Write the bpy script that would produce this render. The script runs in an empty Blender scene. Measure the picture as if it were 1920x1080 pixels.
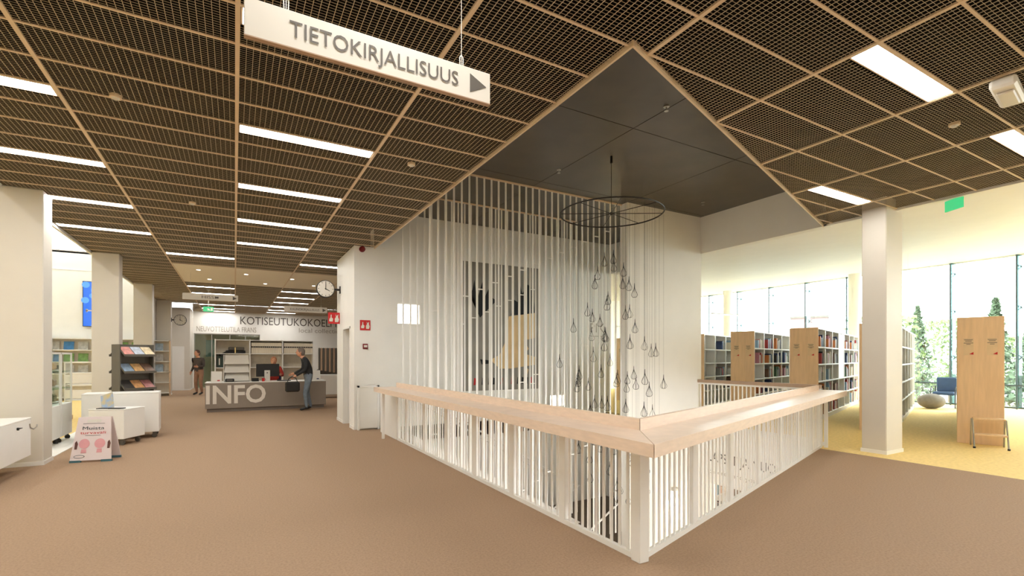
import bpy, bmesh, math, random
from mathutils import Vector, Matrix
random.seed(7)
C = bpy.context.scene.collection
K = 0.915                      # plan units -> metres (every vertex and location goes through it)
EYE = 1.6
ANG = math.atan2(520, 920)

# ------------------------------------------------------------------ camera
cam_d = bpy.data.cameras.new('camera')
cam_d.sensor_width = 36.0
cam_d.lens = 920 / 1920 * 36
cam_d.shift_y = 132 / 1920
cam_d.clip_start = 0.05
cam_d.clip_end = 500
cam = bpy.data.objects.new('camera', cam_d)
C.objects.link(cam)
cam.location = (0, 0, EYE * K)
cam.rotation_euler = (math.pi / 2, 0, -ANG)
bpy.context.scene.camera = cam

# ------------------------------------------------------------------ world: bright overcast sky
world = bpy.data.worlds.new('overcast_sky')
bpy.context.scene.world = world
world.use_nodes = True
bg = world.node_tree.nodes['Background']
bg.inputs['Color'].default_value = (0.93, 0.97, 1.0, 1)
bg.inputs['Strength'].default_value = 8.0

# ------------------------------------------------------------------ exposure / colour management
vs = bpy.context.scene.view_settings
vs.view_transform = 'Standard'
vs.look = 'None'
vs.gamma = 1.0
vs.exposure = 0.6
vs.use_curve_mapping = False
cy = bpy.context.scene.cycles
cy.max_bounces = 8
cy.diffuse_bounces = 5
cy.glossy_bounces = 3
cy.transparent_max_bounces = 16
cy.sample_clamp_indirect = 6
LAMP = 22.0                    # brightness of the ceiling luminaires

# ------------------------------------------------------------------ materials
ORD_ = ['first', 'second', 'third', 'fourth', 'fifth', 'sixth', 'seventh', 'eighth', 'ninth', 'tenth']
def lin(c):
    return tuple(((v / 255) / 12.92 if v / 255 < 0.04045 else ((v / 255 + 0.055) / 1.055) ** 2.4) for v in c)
MATS = {}
def mat(name, rgb, rough=0.6, var=0.04, scale=8.0, metal=0.0, bump=0.0, bscale=None, stretch=None, spec=0.5, var2=None):
    if name in MATS: return MATS[name]
    m = bpy.data.materials.new(name); m.use_nodes = True
    nt = m.node_tree; b = nt.nodes['Principled BSDF']
    b.inputs['Roughness'].default_value = rough
    b.inputs['Metallic'].default_value = metal
    b.inputs['Specular IOR Level'].default_value = spec
    tc = nt.nodes.new('ShaderNodeTexCoord'); mp = nt.nodes.new('ShaderNodeMapping')
    nt.links.new(tc.outputs['Object'], mp.inputs['Vector'])
    if stretch: mp.inputs['Scale'].default_value = stretch
    n = nt.nodes.new('ShaderNodeTexNoise'); n.inputs['Scale'].default_value = scale
    n.inputs['Detail'].default_value = 4
    nt.links.new(mp.outputs['Vector'], n.inputs['Vector'])
    r = nt.nodes.new('ShaderNodeValToRGB')
    base = lin(rgb)
    lo = tuple(max(0, v * (1 - var)) for v in base); hi = tuple(min(1, v * (1 + var)) for v in base)
    if var2: lo = lin(var2)
    r.color_ramp.elements[0].color = (*lo, 1); r.color_ramp.elements[0].position = 0.35
    r.color_ramp.elements[1].color = (*hi, 1); r.color_ramp.elements[1].position = 0.65
    nt.links.new(n.outputs['Fac'], r.inputs['Fac'])
    nt.links.new(r.outputs['Color'], b.inputs['Base Color'])
    if bump:
        n2 = nt.nodes.new('ShaderNodeTexNoise'); n2.inputs['Scale'].default_value = bscale or scale * 3
        nt.links.new(mp.outputs['Vector'], n2.inputs['Vector'])
        bp = nt.nodes.new('ShaderNodeBump'); bp.inputs['Strength'].default_value = bump
        bp.inputs['Distance'].default_value = 0.01
        nt.links.new(n2.outputs['Fac'], bp.inputs['Height']); nt.links.new(bp.outputs['Normal'], b.inputs['Normal'])
    MATS[name] = m
    return m
def emit(name, rgb, strength, base=0.8):
    if name in MATS: return MATS[name]
    m = bpy.data.materials.new(name); m.use_nodes = True
    b = m.node_tree.nodes['Principled BSDF']
    b.inputs['Base Color'].default_value = (base, base, base, 1)
    b.inputs['Emission Color'].default_value = (*rgb, 1)
    b.inputs['Emission Strength'].default_value = strength
    MATS[name] = m
    return m
def glass(name, rgb=(0.96, 0.99, 0.98), tint=0.06):
    if name in MATS: return MATS[name]
    m = bpy.data.materials.new(name); m.use_nodes = True
    nt = m.node_tree; nt.nodes.clear()
    o = nt.nodes.new('ShaderNodeOutputMaterial'); t = nt.nodes.new('ShaderNodeBsdfTransparent')
    g = nt.nodes.new('ShaderNodeBsdfGlossy'); g.inputs['Roughness'].default_value = 0.03
    t.inputs['Color'].default_value = (*rgb, 1)
    mx = nt.nodes.new('ShaderNodeMixShader'); mx.inputs['Fac'].default_value = tint
    nt.links.new(t.outputs[0], mx.inputs[1]); nt.links.new(g.outputs[0], mx.inputs[2])
    nt.links.new(mx.outputs[0], o.inputs['Surface'])
    MATS[name] = m
    return m

M_white = mat('white_paint', (240, 238, 232), 0.55, 0.012, 3)
M_lacq = mat('white_lacquer', (241, 239, 234), 0.35, 0.012, 3)
M_carpet = mat('brown_carpet', (166, 139, 114), 0.95, 0.1, 60, bump=0.5, bscale=160, spec=0.1)
M_yellow = mat('yellow_carpet', (240, 212, 146), 0.9, 0.07, 20, bump=0.3, bscale=120, spec=0.1)
M_birch = mat('pale_birch', (232, 209, 188), 0.34, 0.05, 3, stretch=(3, 3, 14))
M_oak = mat('panel_birch', (228, 195, 156), 0.5, 0.05, 4, stretch=(6, 6, 0.6))
M_rail2 = mat('grey_brown_rail', (176, 148, 124), 0.45, 0.05, 4)
M_fin = mat('ceiling_fin', (190, 174, 148), 0.6, 0.03, 6)
M_run = mat('ceiling_runner', (226, 204, 174), 0.5, 0.03, 6)
M_void = mat('void_black', (7, 6, 5), 0.9, 0.2, 4, spec=0.1)
M_darkc = mat('dark_ceiling_board', (74, 66, 56), 0.3, 0.14, 2.2, spec=0.5)
M_black = mat('black_plastic', (24, 23, 22), 0.45, 0.1, 8)
M_wire = mat('black_wire', (30, 27, 25), 0.5, 0.1, 8)
M_desk = mat('taupe_laminate', (142, 129, 116), 0.5, 0.03, 3)
M_desk2 = mat('taupe_plinth', (122, 110, 100), 0.5, 0.03, 3)
M_letter = mat('cream_letter', (228, 219, 206), 0.5, 0.02, 4)
M_grey = mat('grey_letter', (92, 86, 79), 0.55, 0.03, 5)
M_lgrey = mat('pale_grey_letter', (176, 168, 156), 0.55, 0.03, 5)
M_sign = mat('sign_white', (218, 213, 203), 0.3, 0.015, 3)
M_beige = mat('perforated_beige', (244, 234, 214), 0.7, 0.03, 40)
M_steel = mat('brushed_steel', (176, 174, 168), 0.35, 0.05, 6, metal=0.8)
M_red = mat('safety_red', (196, 28, 30), 0.45, 0.03, 6)
M_dkred = mat('dark_red', (120, 16, 20), 0.4, 0.03, 6)
M_green = emit('exit_green', (0.03, 0.42, 0.15), 1.0, .03)
M_lamp = emit('luminaire_diffuser', (1.0, 0.975, 0.93), LAMP)
M_lit = emit('lit_window', (1.0, 0.98, 0.92), 3.5)
M_screen = emit('blue_screen', (0.01, 0.13, 0.62), 1.0, .03)
M_glass = glass('clear_glass')
M_gglass = glass('greenish_glass', (0.8, 0.9, 0.86), 0.1)
M_gfin = glass('glass_fin', (0.3, 0.46, 0.45), 0.12)
M_rack = mat('rack_grey', (92, 87, 78), 0.5, 0.03, 5)
M_skin = mat('skin', (206, 150, 118), 0.55, 0.05, 8)
M_mullion = mat('mullion_steel', (58, 76, 80), 0.4, 0.05, 5)

# ------------------------------------------------------------------ mesh builder
class MB:
    def __init__(s): s.v = []; s.f = []; s.mi = []
    def add(s, vs, fs, mi=0):
        n = len(s.v); s.v += [tuple(p) for p in vs]; s.f += [tuple(i + n for i in f) for f in fs]; s.mi += [mi] * len(fs)
    def box(s, x0, x1, y0, y1, z0, z1, mi=0, M=None):
        vs = [(x, y, z) for z in (z0, z1) for y in (y0, y1) for x in (x0, x1)]
        if M: vs = [tuple(M @ Vector(p)) for p in vs]
        s.add(vs, [(0, 2, 3, 1), (4, 5, 7, 6), (0, 1, 5, 4), (2, 6, 7, 3), (0, 4, 6, 2), (1, 3, 7, 5)], mi); return s
    def bbox(s, x0, x1, y0, y1, z0, z1, b=0.006, mi=0):
        """box with chamfered vertical and horizontal edges"""
        bm = bmesh.new(); bmesh.ops.create_cube(bm, size=1)
        for v in bm.verts: v.co = Vector(((x0 + x1) / 2 + v.co.x * (x1 - x0), (y0 + y1) / 2 + v.co.y * (y1 - y0), (z0 + z1) / 2 + v.co.z * (z1 - z0)))
        bmesh.ops.bevel(bm, geom=list(bm.edges), offset=b, segments=1, affect='EDGES')
        bm.verts.index_update()
        s.add([tuple(v.co) for v in bm.verts], [tuple(v.index for v in f.verts) for f in bm.faces], mi); bm.free(); return s
    def prism(s, poly, z0, z1, mi=0):
        n = len(poly)
        a = sum(poly[i][0] * poly[(i + 1) % n][1] - poly[(i + 1) % n][0] * poly[i][1] for i in range(n))
        if a < 0: poly = poly[::-1]
        vs = [(x, y, z0) for x, y in poly] + [(x, y, z1) for x, y in poly]
        fs = [tuple(range(n - 1, -1, -1)), tuple(range(n, 2 * n))] + [(i, (i + 1) % n, (i + 1) % n + n, i + n) for i in range(n)]
        s.add(vs, fs, mi); return s
    def plate(s, poly, o, u, w, t, mi=0):
        """polygon poly (2D) in plane o + a*u + b*w, thickness t along u x w"""
        o, u, w = Vector(o), Vector(u), Vector(w); n = u.cross(w).normalized()
        m = len(poly)
        a = sum(poly[i][0] * poly[(i + 1) % m][1] - poly[(i + 1) % m][0] * poly[i][1] for i in range(m))
        if a < 0: poly = poly[::-1]
        vs = [o + u * a_ + w * b_ for a_, b_ in poly]; vs += [p + n * t for p in vs]
        fs = [tuple(range(m - 1, -1, -1)), tuple(range(m, 2 * m))] + [(i, (i + 1) % m, (i + 1) % m + m, i + m) for i in range(m)]
        s.add(vs, fs, mi); return s
    def cyl(s, p0, p1, r0, r1=None, n=12, mi=0, cap=True):
        r1 = r0 if r1 is None else r1
        p0, p1 = Vector(p0), Vector(p1); d = (p1 - p0).normalized()
        a = Vector((1, 0, 0)) if abs(d.x) < 0.8 else Vector((0, 1, 0))
        u = d.cross(a).normalized(); w = d.cross(u)
        vs = []
        for p, r in ((p0, r0), (p1, r1)):
            for i in range(n):
                t = 2 * math.pi * i / n; vs.append(p + u * (r * math.cos(t)) + w * (r * math.sin(t)))
        fs = [(i, (i + 1) % n, (i + 1) % n + n, i + n) for i in range(n)]
        if cap: fs += [tuple(range(n - 1, -1, -1)), tuple(range(n, 2 * n))]
        s.add(vs, fs, mi); return s
    def tube(s, pts, r, n=4, closed=False, mi=0):
        m = len(pts)
        for i in range(m if closed else m - 1): s.cyl(pts[i], pts[(i + 1) % m], r, n=n, mi=mi, cap=not closed)
        return s
    def ell(s, c, rx, ry, rz, nu=12, nv=8, mi=0, M=None):
        vs = []
        for j in range(nv + 1):
            ph = math.pi * j / nv
            for i in range(nu):
                th = 2 * math.pi * i / nu
                p = Vector((rx * math.sin(ph) * math.cos(th), ry * math.sin(ph) * math.sin(th), rz * math.cos(ph)))
                if M: p = M @ p
                vs.append(Vector(c) + p)
        fs = [(j * nu + i, (j + 1) * nu + i, (j + 1) * nu + (i + 1) % nu, j * nu + (i + 1) % nu) for j in range(nv) for i in range(nu)]
        s.add(vs, fs, mi); return s
    def mesh(s, name):
        me = bpy.data.meshes.new(name)
        me.from_pydata([(x * K, y * K, z * K) for x, y, z in s.v], [], s.f)
        me.validate(); return me
    def build(s, name, m, parent=None, kind=None, smooth=False):
        me = s.mesh(name)
        ms = m if isinstance(m, (list, tuple)) else [m]
        for q in ms: me.materials.append(q)
        if len(ms) > 1 and len(me.polygons) == len(s.mi):
            for p, i in zip(me.polygons, s.mi): p.material_index = i
        if smooth:
            for p in me.polygons: p.use_smooth = True
        o = bpy.data.objects.new(name, me); C.objects.link(o)
        if parent: o.parent = parent
        if kind: o['kind'] = kind
        return o
def box(*a): return MB().box(*a)
def bbox(*a, b=0.006): return MB().bbox(*a, b=b)
def tag(o, label, cat, group=None):
    o['label'] = label; o['category'] = cat
    if group: o['group'] = group
    return o
def thing(name, label, cat, loc=(0, 0, 0), rz=0, group=None):
    o = bpy.data.objects.new(name, None); C.objects.link(o)
    o.empty_display_size = 0.1
    o.location = Vector(loc) * K; o.rotation_euler = (0, 0, rz)
    return tag(o, label, cat, group)
def inst(src, name, parent=None, loc=None, rz=None, scale=None):
    o = bpy.data.objects.new(name, src.data); C.objects.link(o)
    if parent: o.parent = parent
    if loc is not None: o.location = Vector(loc) * K
    if rz is not None: o.rotation_euler = (0, 0, rz)
    if scale is not None: o.scale = scale
    return o
def copy_tree(root, loc, rz=0):
    r = root.copy(); C.objects.link(r); r.location = Vector(loc) * K; r.rotation_euler = (0, 0, rz)
    for ch in root.children:
        c = ch.copy(); C.objects.link(c); c.parent = r
        for g in ch.children:
            d = g.copy(); C.objects.link(d); d.parent = c
    return r
def struct(name, mb, m, parent=None):
    o = mb.build(name, m, parent)
    if not parent: o['kind'] = 'structure'
    return o
def text(name, s, o, u, w, m, parent, width=None, height=None, depth=0.004, spacing=1.0, bold=0.0):
    """flat lettering: baseline starts at o, runs along u, up along w; scaled to a width and cap height"""
    cu = bpy.data.curves.new(name, 'FONT'); cu.body = s; cu.size = 1; cu.space_character = spacing; cu.resolution_u = 3; cu.offset = bold
    ob = bpy.data.objects.new(name, cu); C.objects.link(ob)
    dg = bpy.context.evaluated_depsgraph_get()
    me0 = bpy.data.meshes.new_from_object(ob.evaluated_get(dg))
    bpy.data.objects.remove(ob); bpy.data.curves.remove(cu)
    xs = [v.co.x for v in me0.vertices]; ys = [v.co.y for v in me0.vertices]
    x0, x1, y1 = min(xs), max(xs), max(ys)
    cap = 0.7
    sy = height / cap if height else None
    sx = width / (x1 - x0) if width else sy
    sy = sy or sx
    o, u, w = Vector(o), Vector(u).normalized(), Vector(w).normalized(); n = u.cross(w)
    b = MB()
    vs = [o + u * ((v.co.x - x0) * sx) + w * (v.co.y * sy) + n * depth for v in me0.vertices]
    b.add(vs, [tuple(p.vertices) for p in me0.polygons])
    bpy.data.meshes.remove(me0)
    return b.build(name, m, parent)

# ================================================================== STRUCTURE
HC, HD, LOW = 4.13, 4.98, -4.1
XL, XR = 2.79, 9.73            # stairwell left edge / bulkhead plane
YB = 11.3                      # stairwell back wall
DX, DY = 0.951, 0.309          # direction of the oblique front edge
def diag(x, off=0.0): return 2.96 + (x - XL) * DY / DX + off
FXR = 9.65
def fdiag(x): return 2.88 + (x - XL) * DY / DX

# floors (slabs with the stairwell cut out)
fl = MB()
fl.prism([(-2.95, -6), (XL, -6), (XL, 31.2), (-2.95, 31.2)], -0.35, 0)
fl.prism([(XL, -6), (9.05, -6), (9.05, fdiag(9.05)), (XL, 2.88)], -0.35, 0)
fl.prism([(XL, YB), (9.65, YB), (9.65, 31.2), (XL, 31.2)], -0.35, 0)
struct('floor', fl, M_carpet)
fy = MB()
fy.prism([(9.05, -6), (21.9, -6), (21.9, 20), (FXR, 20), (FXR, fdiag(FXR)), (9.05, fdiag(9.05))], -0.35, 0)
fy.prism([(-9, -6), (-2.95, -6), (-2.95, 31.2), (-9, 31.2)], -0.35, 0)
struct('floor_yellow', fy, M_yellow)
struct('trim_1', box(-3.0, -2.55, 10.25, 15.0, 0, 0.012), M_white)
# lower storey floor
struct('floor_lower', box(-3, 22, -2, 20, LOW - 0.3, LOW), mat('lower_carpet', (156, 142, 126), 0.95, 0.1, 20))

# walls of the stairwell
wb = MB()
# back wall with two small square windows cut out (x 3.31-3.86 z 2.41-2.89, x 7.6-8.1 z 0.26-0.58)
def wall_holes(mb, x0, x1, z0, z1, y0, y1, holes):
    xs = sorted({x0, x1, *[h[0] for h in holes], *[h[1] for h in holes]})
    for a, b in zip(xs, xs[1:]):
        cuts = sorted([(h[2], h[3]) for h in holes if h[0] <= a and h[1] >= b])
        z = z0
        for c0, c1 in cuts: mb.box(a, b, y0, y1, z, c0); z = c1
        mb.box(a, b, y0, y1, z, z1)
wall_holes(wb, 2.75, XR, LOW, HD + 0.1, YB, YB + 0.25, [(3.31, 3.86, 2.41, 2.89), (7.6, 8.1, 0.26, 0.58)])
struct('wall_back', wb, M_white)
for i, (x0, x1, z0, z1) in enumerate([(3.31, 3.86, 2.41, 2.89), (7.6, 8.1, 0.26, 0.58)]):
    w = struct(f'window_{i + 1}', box(x0, x1, YB + 0.1, YB + 0.12, z0, z1), M_lit)
    fr = MB()
    for a in ((x0, x0 + .015, z0, z1), (x1 - .015, x1, z0, z1), (x0, x1, z0, z0 + .015), (x0, x1, z1 - .015, z1)): fr.box(a[0], a[1], YB + 0.02, YB + 0.1, a[2], a[3])
    fr.build('window_frame', M_white, w)
struct('wall_stair_right', box(7.4, XR + 0.02, 8.02, 8.2, LOW, HD + 0.1), M_white)
# bulkhead above the right edge and its lower counterpart with an opening
struct('wall_bulkhead', box(XR, XR + 0.2, 5.15, YB + 0.25, HC - 0.02, HD + 0.1), M_white)
wl = MB()
wl.box(FXR, FXR + 0.2, 7.66, 8.02, LOW, -0.35); wl.box(FXR, FXR + 0.2, 2.5, 7.66, -1.3, -0.35)
wl.box(FXR, FXR + 0.2, 2.5, 5.2, LOW, -1.3); wl.box(FXR, FXR + 0.2, 8.02, YB, LOW, -0.35)
struct('wall_lower_right', wl, M_white)
wl = MB(); wl.box(XL - 0.2, XL, 2.4, YB, LOW, -0.35)
struct('wall_lower_left', wl, M_white)
struct('trim_2', box(FXR - 0.03, FXR, 5.12, 8.02, -0.36, 0.03), M_lacq)
# fascias of the ceiling opening
fa = MB(); fa.box(XL - 0.02, XL, 2.96, YB, HC - 0.03, HC + .02, 0); fa.box(XL - 0.02, XL - .01, 2.96, YB, HC + .02, HD + 0.05, 1); fa.box(XL - 0.01, XL, 2.96, YB, HC + .02, HD + 0.05, 1)
struct('trim_3', fa, [M_run, M_void])
fa = MB(); n = Vector((DY, -DX, 0))
p0 = Vector((XL - 0.02, diag(XL - 0.02), 0)); p1 = Vector((XR + 0.05, diag(XR + 0.05), 0))
fa.prism([(p0.x, p0.y), (p1.x, p1.y), (p1.x + n.x * .02, p1.y + n.y * .02), (p0.x + n.x * .02, p0.y + n.y * .02)], HC - 0.03, HC + 0.02, 0)
fa.prism([(p0.x, p0.y), (p1.x, p1.y), (p1.x + n.x * .01, p1.y + n.y * .01), (p0.x + n.x * .01, p0.y + n.y * .01)], HC + 0.02, HD + 0.05, 1)
fa.prism([(p0.x + n.x * .01, p0.y + n.y * .01), (p1.x + n.x * .01, p1.y + n.y * .01), (p1.x + n.x * .02, p1.y + n.y * .02), (p0.x + n.x * .02, p0.y + n.y * .02)], HC + 0.02, HD + 0.05, 1)
struct('trim_4', fa, [M_run, M_void])
# dark ceiling over the stairwell with board joints
dc = struct('ceiling_stairwell', MB().prism([(XL, 2.9), (XR + .1, 5.1), (XR + .1, YB + .2), (XL, YB + .2)], HD + 0.012, HD + 0.1), M_void)
g = 0.006
xs = [XL, 5.1, 7.42, XR]; ys = [2.9, 5.4, 7.9, YB]
for a, b in zip(xs, xs[1:]):
    for c0, c1 in zip(ys, ys[1:]):
        pl = [(a + g, max(c0, diag(a + g)) + g), (b - g, max(c0, diag(b - g)) + g), (b - g, c1 - g), (a + g, c1 - g)]
        if pl[0][1] >= pl[3][1]: continue
        MB().prism(pl, HD, HD + 0.012).build('ceiling_board', M_darkc, dc)

# grid ceiling ------------------------------------------------------------
GX = [-2.95, -1.46, 0.02, 1.51, 3.0, 4.49, 5.98, 7.47, 8.96, XR]
PY = 0.5105
def gy(k): return 4.015 + PY * k
K0, K1 = -19, 53
deck = MB()
deck.prism([(-2.95, -6), (XL, -6), (XL, 31.2), (-2.95, 31.2)], 4.55, 4.6)
deck.prism([(XL, -6), (XR, -6), (XR, diag(XR)), (XL, diag(XL))], 4.55, 4.6)
deck.prism([(XL, YB + .25), (XR, YB + .25), (XR, 31.2), (XL, 31.2)], 4.55, 4.6)
ceil = struct('ceiling', deck, M_void)
def holex(y):                   # x-interval of the opening at y
    if y <= 2.96 or y >= YB: return None
    xm = XL + (y - 2.96) * DX / DY
    return (XL - 0.02, min(XR, xm))
def holey(x):
    if x <= XL - 0.02 or x >= XR: return None
    return (diag(x) - 0.02, YB)
def sub(a, b, h):
    if not h or h[1] <= a or h[0] >= b: return [(a, b)]
    out = []
    if h[0] > a: out.append((a, h[0]))
    if h[1] < b: out.append((h[1], b))
    return [q for q in out if q[1] - q[0] > 0.004]
PERF = (15.757, gy(30), -1.46, 9.7)       # solid perforated field over the information desk
LIGHTS = set()
# luminaires sit in cells (column, row): strip 0.22 deep from the row line
for k in (-4, -8, 0): LIGHTS |= {(2, k)}  # negative rows lie out of view, added to light the foreground
for k in (4, 8, 12, 16): LIGHTS |= {(0, k), (2, k)}
LIGHTS |= {(0, 0), (1, 20), (3, 20), (5, -4), (7, -4), (7, 0), (5, -8), (7, -8), (3, -8), (3, -12), (5, -12), (7, -12), (1, -12), (5, -16), (7, -16)}  # unseen front rows are added to brighten the foreground and stairwell walls
for k in (32, 36, 45, 49, 52): LIGHTS.add((1, k))
for k in (32, 36, 40, 44, 48, 51): LIGHTS.add((3, k))
FT = 0.0045
def fins(mb, x0, x1, y0, y1, lo):
    nx = max(1, round((x1 - x0) / 0.0497)); ny = max(1, round((y1 - y0) / 0.03))
    z0, z1 = HC, HC + 0.004
    for i in range(1, nx):
        x = x0 + (x1 - x0) * i / nx
        for a, b in sub(y0, y1, holey(x)): mb.box(x - FT / 2, x + FT / 2, a, b, z0, z1)
    for j in range(1, ny):
        y = y0 + (y1 - y0) * j / ny
        for a, b in sub(x0, x1, holex(y)): mb.box(a, b, y - .0012, y + .0012, z0 + .001, z0 + .003)
cache = {}
far = MB(); npan = 0
for i in range(len(GX) - 1):
    x0, x1 = GX[i] + 0.014, GX[i + 1] - 0.014
    for k in range(K0, K1):
        y0, y1 = gy(k) + 0.01, gy(k + 1) - 0.01
        if (i, k) in LIGHTS: y0 = gy(k) + 0.245
        ym = (y0 + y1) / 2
        if x0 > PERF[2] - 0.1 and PERF[0] - .1 < ym < PERF[1]: continue
        hx0, hx1 = holex(y0), holex(y1)
        hit = [h for h in (holey(x0), holey(x1), holey((x0 + x1) / 2)) if h and h[0] < y1 and h[1] > y0]
        full = any(h and h[0] <= x0 and h[1] >= x1 for h in (hx0,)) and any(h and h[0] <= x0 and h[1] >= x1 for h in (hx1,))
        if full: continue
        if y0 > YB and x0 > 3.2 and y1 < 14: continue
        if hit or (y0 < YB < y1 and x1 > XL):
            mb = MB(); fins(mb, x0, x1, y0, y1, 0)
            if mb.v and npan < 296: mb.build('mesh_panel', M_fin, ceil); npan += 1
            continue
        if y0 < 12.4 and y1 > -1.5 and npan < 296:
            key = (round(x1 - x0, 3), round(y1 - y0, 3))
            if key not in cache:
                mb = MB(); fins(mb, x0, x1, y0, y1, 0)
                # store relative to corner
                mb.v = [(p[0] - x0, p[1] - y0, p[2]) for p in mb.v]
                cache[key] = mb.build('mesh_panel', M_fin, ceil); o = cache[key]; o.location = Vector((x0, y0, 0)) * K
            else: inst(cache[key], 'mesh_panel', ceil, (x0, y0, 0))
            npan += 1
        else: fins(far, x0, x1, y0, y1, 0)
fo = far.build('mesh_panel', M_fin, ceil); fo['kind'] = 'stuff'
# runners
for x in GX[1:-1]:
    for a, b in sub(-5.7, 31.1, holey(x)):
        MB().box(x - 0.017, x + 0.017, a, b, HC - 0.006, HC + 0.012).build('main_runner', M_run, ceil)
cr = {}
for k in range(K0, K1 + 1):
    y = gy(k)
    if PERF[0] + .1 < y < PERF[1] - .1: segs = [(-2.95, -1.46)]
    else: segs = sub(-2.95, XR, holex(y))
    for a, b in segs: MB().box(a, b, y - 0.011, y + 0.011, HC - 0.003, HC + 0.008).build('cross_runner', M_run, ceil)
struct('trim_5', MB().box(-3.0, -2.95, -6, 29.5, HC - 0.05, HC + .01, 0).box(-2.97, -2.95, -6, 29.5, HC + .01, HC + .45, 1).box(-3.0, -2.97, -6, 29.5, HC + .01, HC + .45, 0), [M_white, M_void])
struct('trim_6', MB().box(XR, XR + 0.06, -6, diag(XR), HC - 0.03, HC + .01, 0).box(XR, XR + 0.06, -6, diag(XR), HC + .01, 4.62, 1), [M_white, M_void])
pp = struct('ceiling_perforated', box(PERF[2] + .02, 9.7, PERF[0], PERF[1], HC, HC + 0.03), M_beige)
for x in GX[2:5]: box(x - .006, x + .006, PERF[0], PERF[1], HC - 0.002, HC).build('panel_joint', M_run, pp)
# luminaires
cnt = {}
for i, k in sorted(LIGHTS):
    x0, x1 = GX[i] + 0.02, GX[i + 1] - 0.02; y0 = gy(k) + 0.012
    cnt[i] = cnt.get(i, -1) + 1
    side = {0: 'over the row of white columns', 1: 'left of the centre runner', 2: 'in the lane right of the centre runner', 3: 'beside the lift', 4: 'near the stairwell front', 5: 'in front of the oblique railing', 6: 'in front of the oblique railing', 7: 'near the square white column'}[i]
    t = thing('ceiling_light', f'strip light {side}, {ORD_[cnt[i]]} from the front', 'light', ((x0 + x1) / 2, y0 + 0.11, HC), 0, 'strip lights in the grid ceiling')  # covers the seen lights and the added unseen front rows
    w, d = (x1 - x0) / 2, 0.11
    MB().box(-w + .012, w - .012, -d + .012, d - .012, 0.004, 0.012).build('diffuser', M_lamp, t)
    fr = MB()
    fr.box(-w, w, -d, -d + .012, 0, .012); fr.box(-w, w, d - .012, d, 0, .012); fr.box(-w, -w + .012, -d, d, 0, .012); fr.box(w - .012, w, -d, d, 0, .012)
    fr.build('frame', M_run, t)
    MB().box(-w + .012, w - .012, -d + .012, d - .012, .0125, .06).build('housing', M_void, t)

# columns, lift block, outer walls ---------------------------------------
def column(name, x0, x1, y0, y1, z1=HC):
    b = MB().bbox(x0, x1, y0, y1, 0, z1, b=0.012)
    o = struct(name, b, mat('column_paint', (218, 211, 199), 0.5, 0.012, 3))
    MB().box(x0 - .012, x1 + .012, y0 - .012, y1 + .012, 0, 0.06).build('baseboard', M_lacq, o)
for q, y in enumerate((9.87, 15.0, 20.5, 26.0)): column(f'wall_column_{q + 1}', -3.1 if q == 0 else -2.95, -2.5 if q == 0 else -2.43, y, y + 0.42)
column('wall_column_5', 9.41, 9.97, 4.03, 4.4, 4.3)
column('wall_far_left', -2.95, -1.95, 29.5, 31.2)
lb = MB(); lb.box(2.33, 2.75, YB, 11.72, 0, HC); lb.box(2.33, 2.75, 12.52, 13.4, 0, HC); lb.box(2.33, 2.75, 11.72, 12.52, 2.35, HC); lb.box(2.75, 5.0, YB + .25, 13.4, 0, HC)
lo = struct('wall_lift', lb, M_white)
b = MB(); b.box(2.318, 2.33, YB, 11.72, 0, .07); b.box(2.318, 2.33, 12.52, 13.4, 0, .07); b.box(2.318, 3.0, YB - .012, YB, 0, .07); b.build('baseboard', M_lacq, lo)
ld = thing('lift_door', 'brushed steel lift door in the white lift block', 'door', (2.5, 12.12, 0)); ld['kind'] = 'structure'
ld.name = 'door_1'
box(-.02, .01, -.385, -.003, 0, 2.3).build('door_leaf', M_steel, ld); box(-.02, .01, .003, .385, 0, 2.3).build('door_leaf', M_steel, ld)
b = MB(); b.box(-.19, .05, -.4, -.385, 0, 2.34); b.box(-.19, .05, .385, .4, 0, 2.34); b.box(-.19, .05, -.4, .4, 2.3, 2.34); b.build('door_frame', M_lacq, ld)
# far end wall with an opening to the glazed meeting room
wf = MB(); wall_holes(wf, -1.95, 9.7, 0, HC + .4, 31.2, 31.4, [(-1.9, 1.25, 0, 2.95)])
struct('wall_end', wf, M_white)
struct('wall_meeting_room', MB().box(-2.4, 2, 34.5, 34.6, 0, 4).box(-2.5, -2.4, 31.4, 34.6, 0, 4).box(2, 2.1, 31.4, 34.6, 0, 4).box(-2.5, 2.1, 31.4, 34.6, 3.2, 3.3).box(-2.5, 2.1, 31.4, 34.6, -.1, 0), mat('meeting_wall', (205, 190, 165), .7, .03, 4))
gp = struct('window_3', box(-1.9, 1.25, 31.28, 31.3, 0.02, 2.9), M_gglass)
b = MB()
for x in (-1.9, -1.1, -.25, .5, 1.22): b.box(x, x + .04, 31.26, 31.32, 0, 2.95)
b.box(-1.9, 1.25, 31.26, 31.32, 2.9, 2.95); b.build('window_frame', M_steel, gp)
struct('window_4', box(-1.5, 0.4, 34.46, 34.49, 1.7, 2.7), mat('teal_window', (120, 160, 158), .3, .1, 3))
struct('wall_far_right', box(9.65, 9.85, YB + .25, 31.4, 0, HC + .4), M_white)
struct('wall_front', box(-9, 22, -6.2, -6, LOW, 7), M_white)
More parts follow.
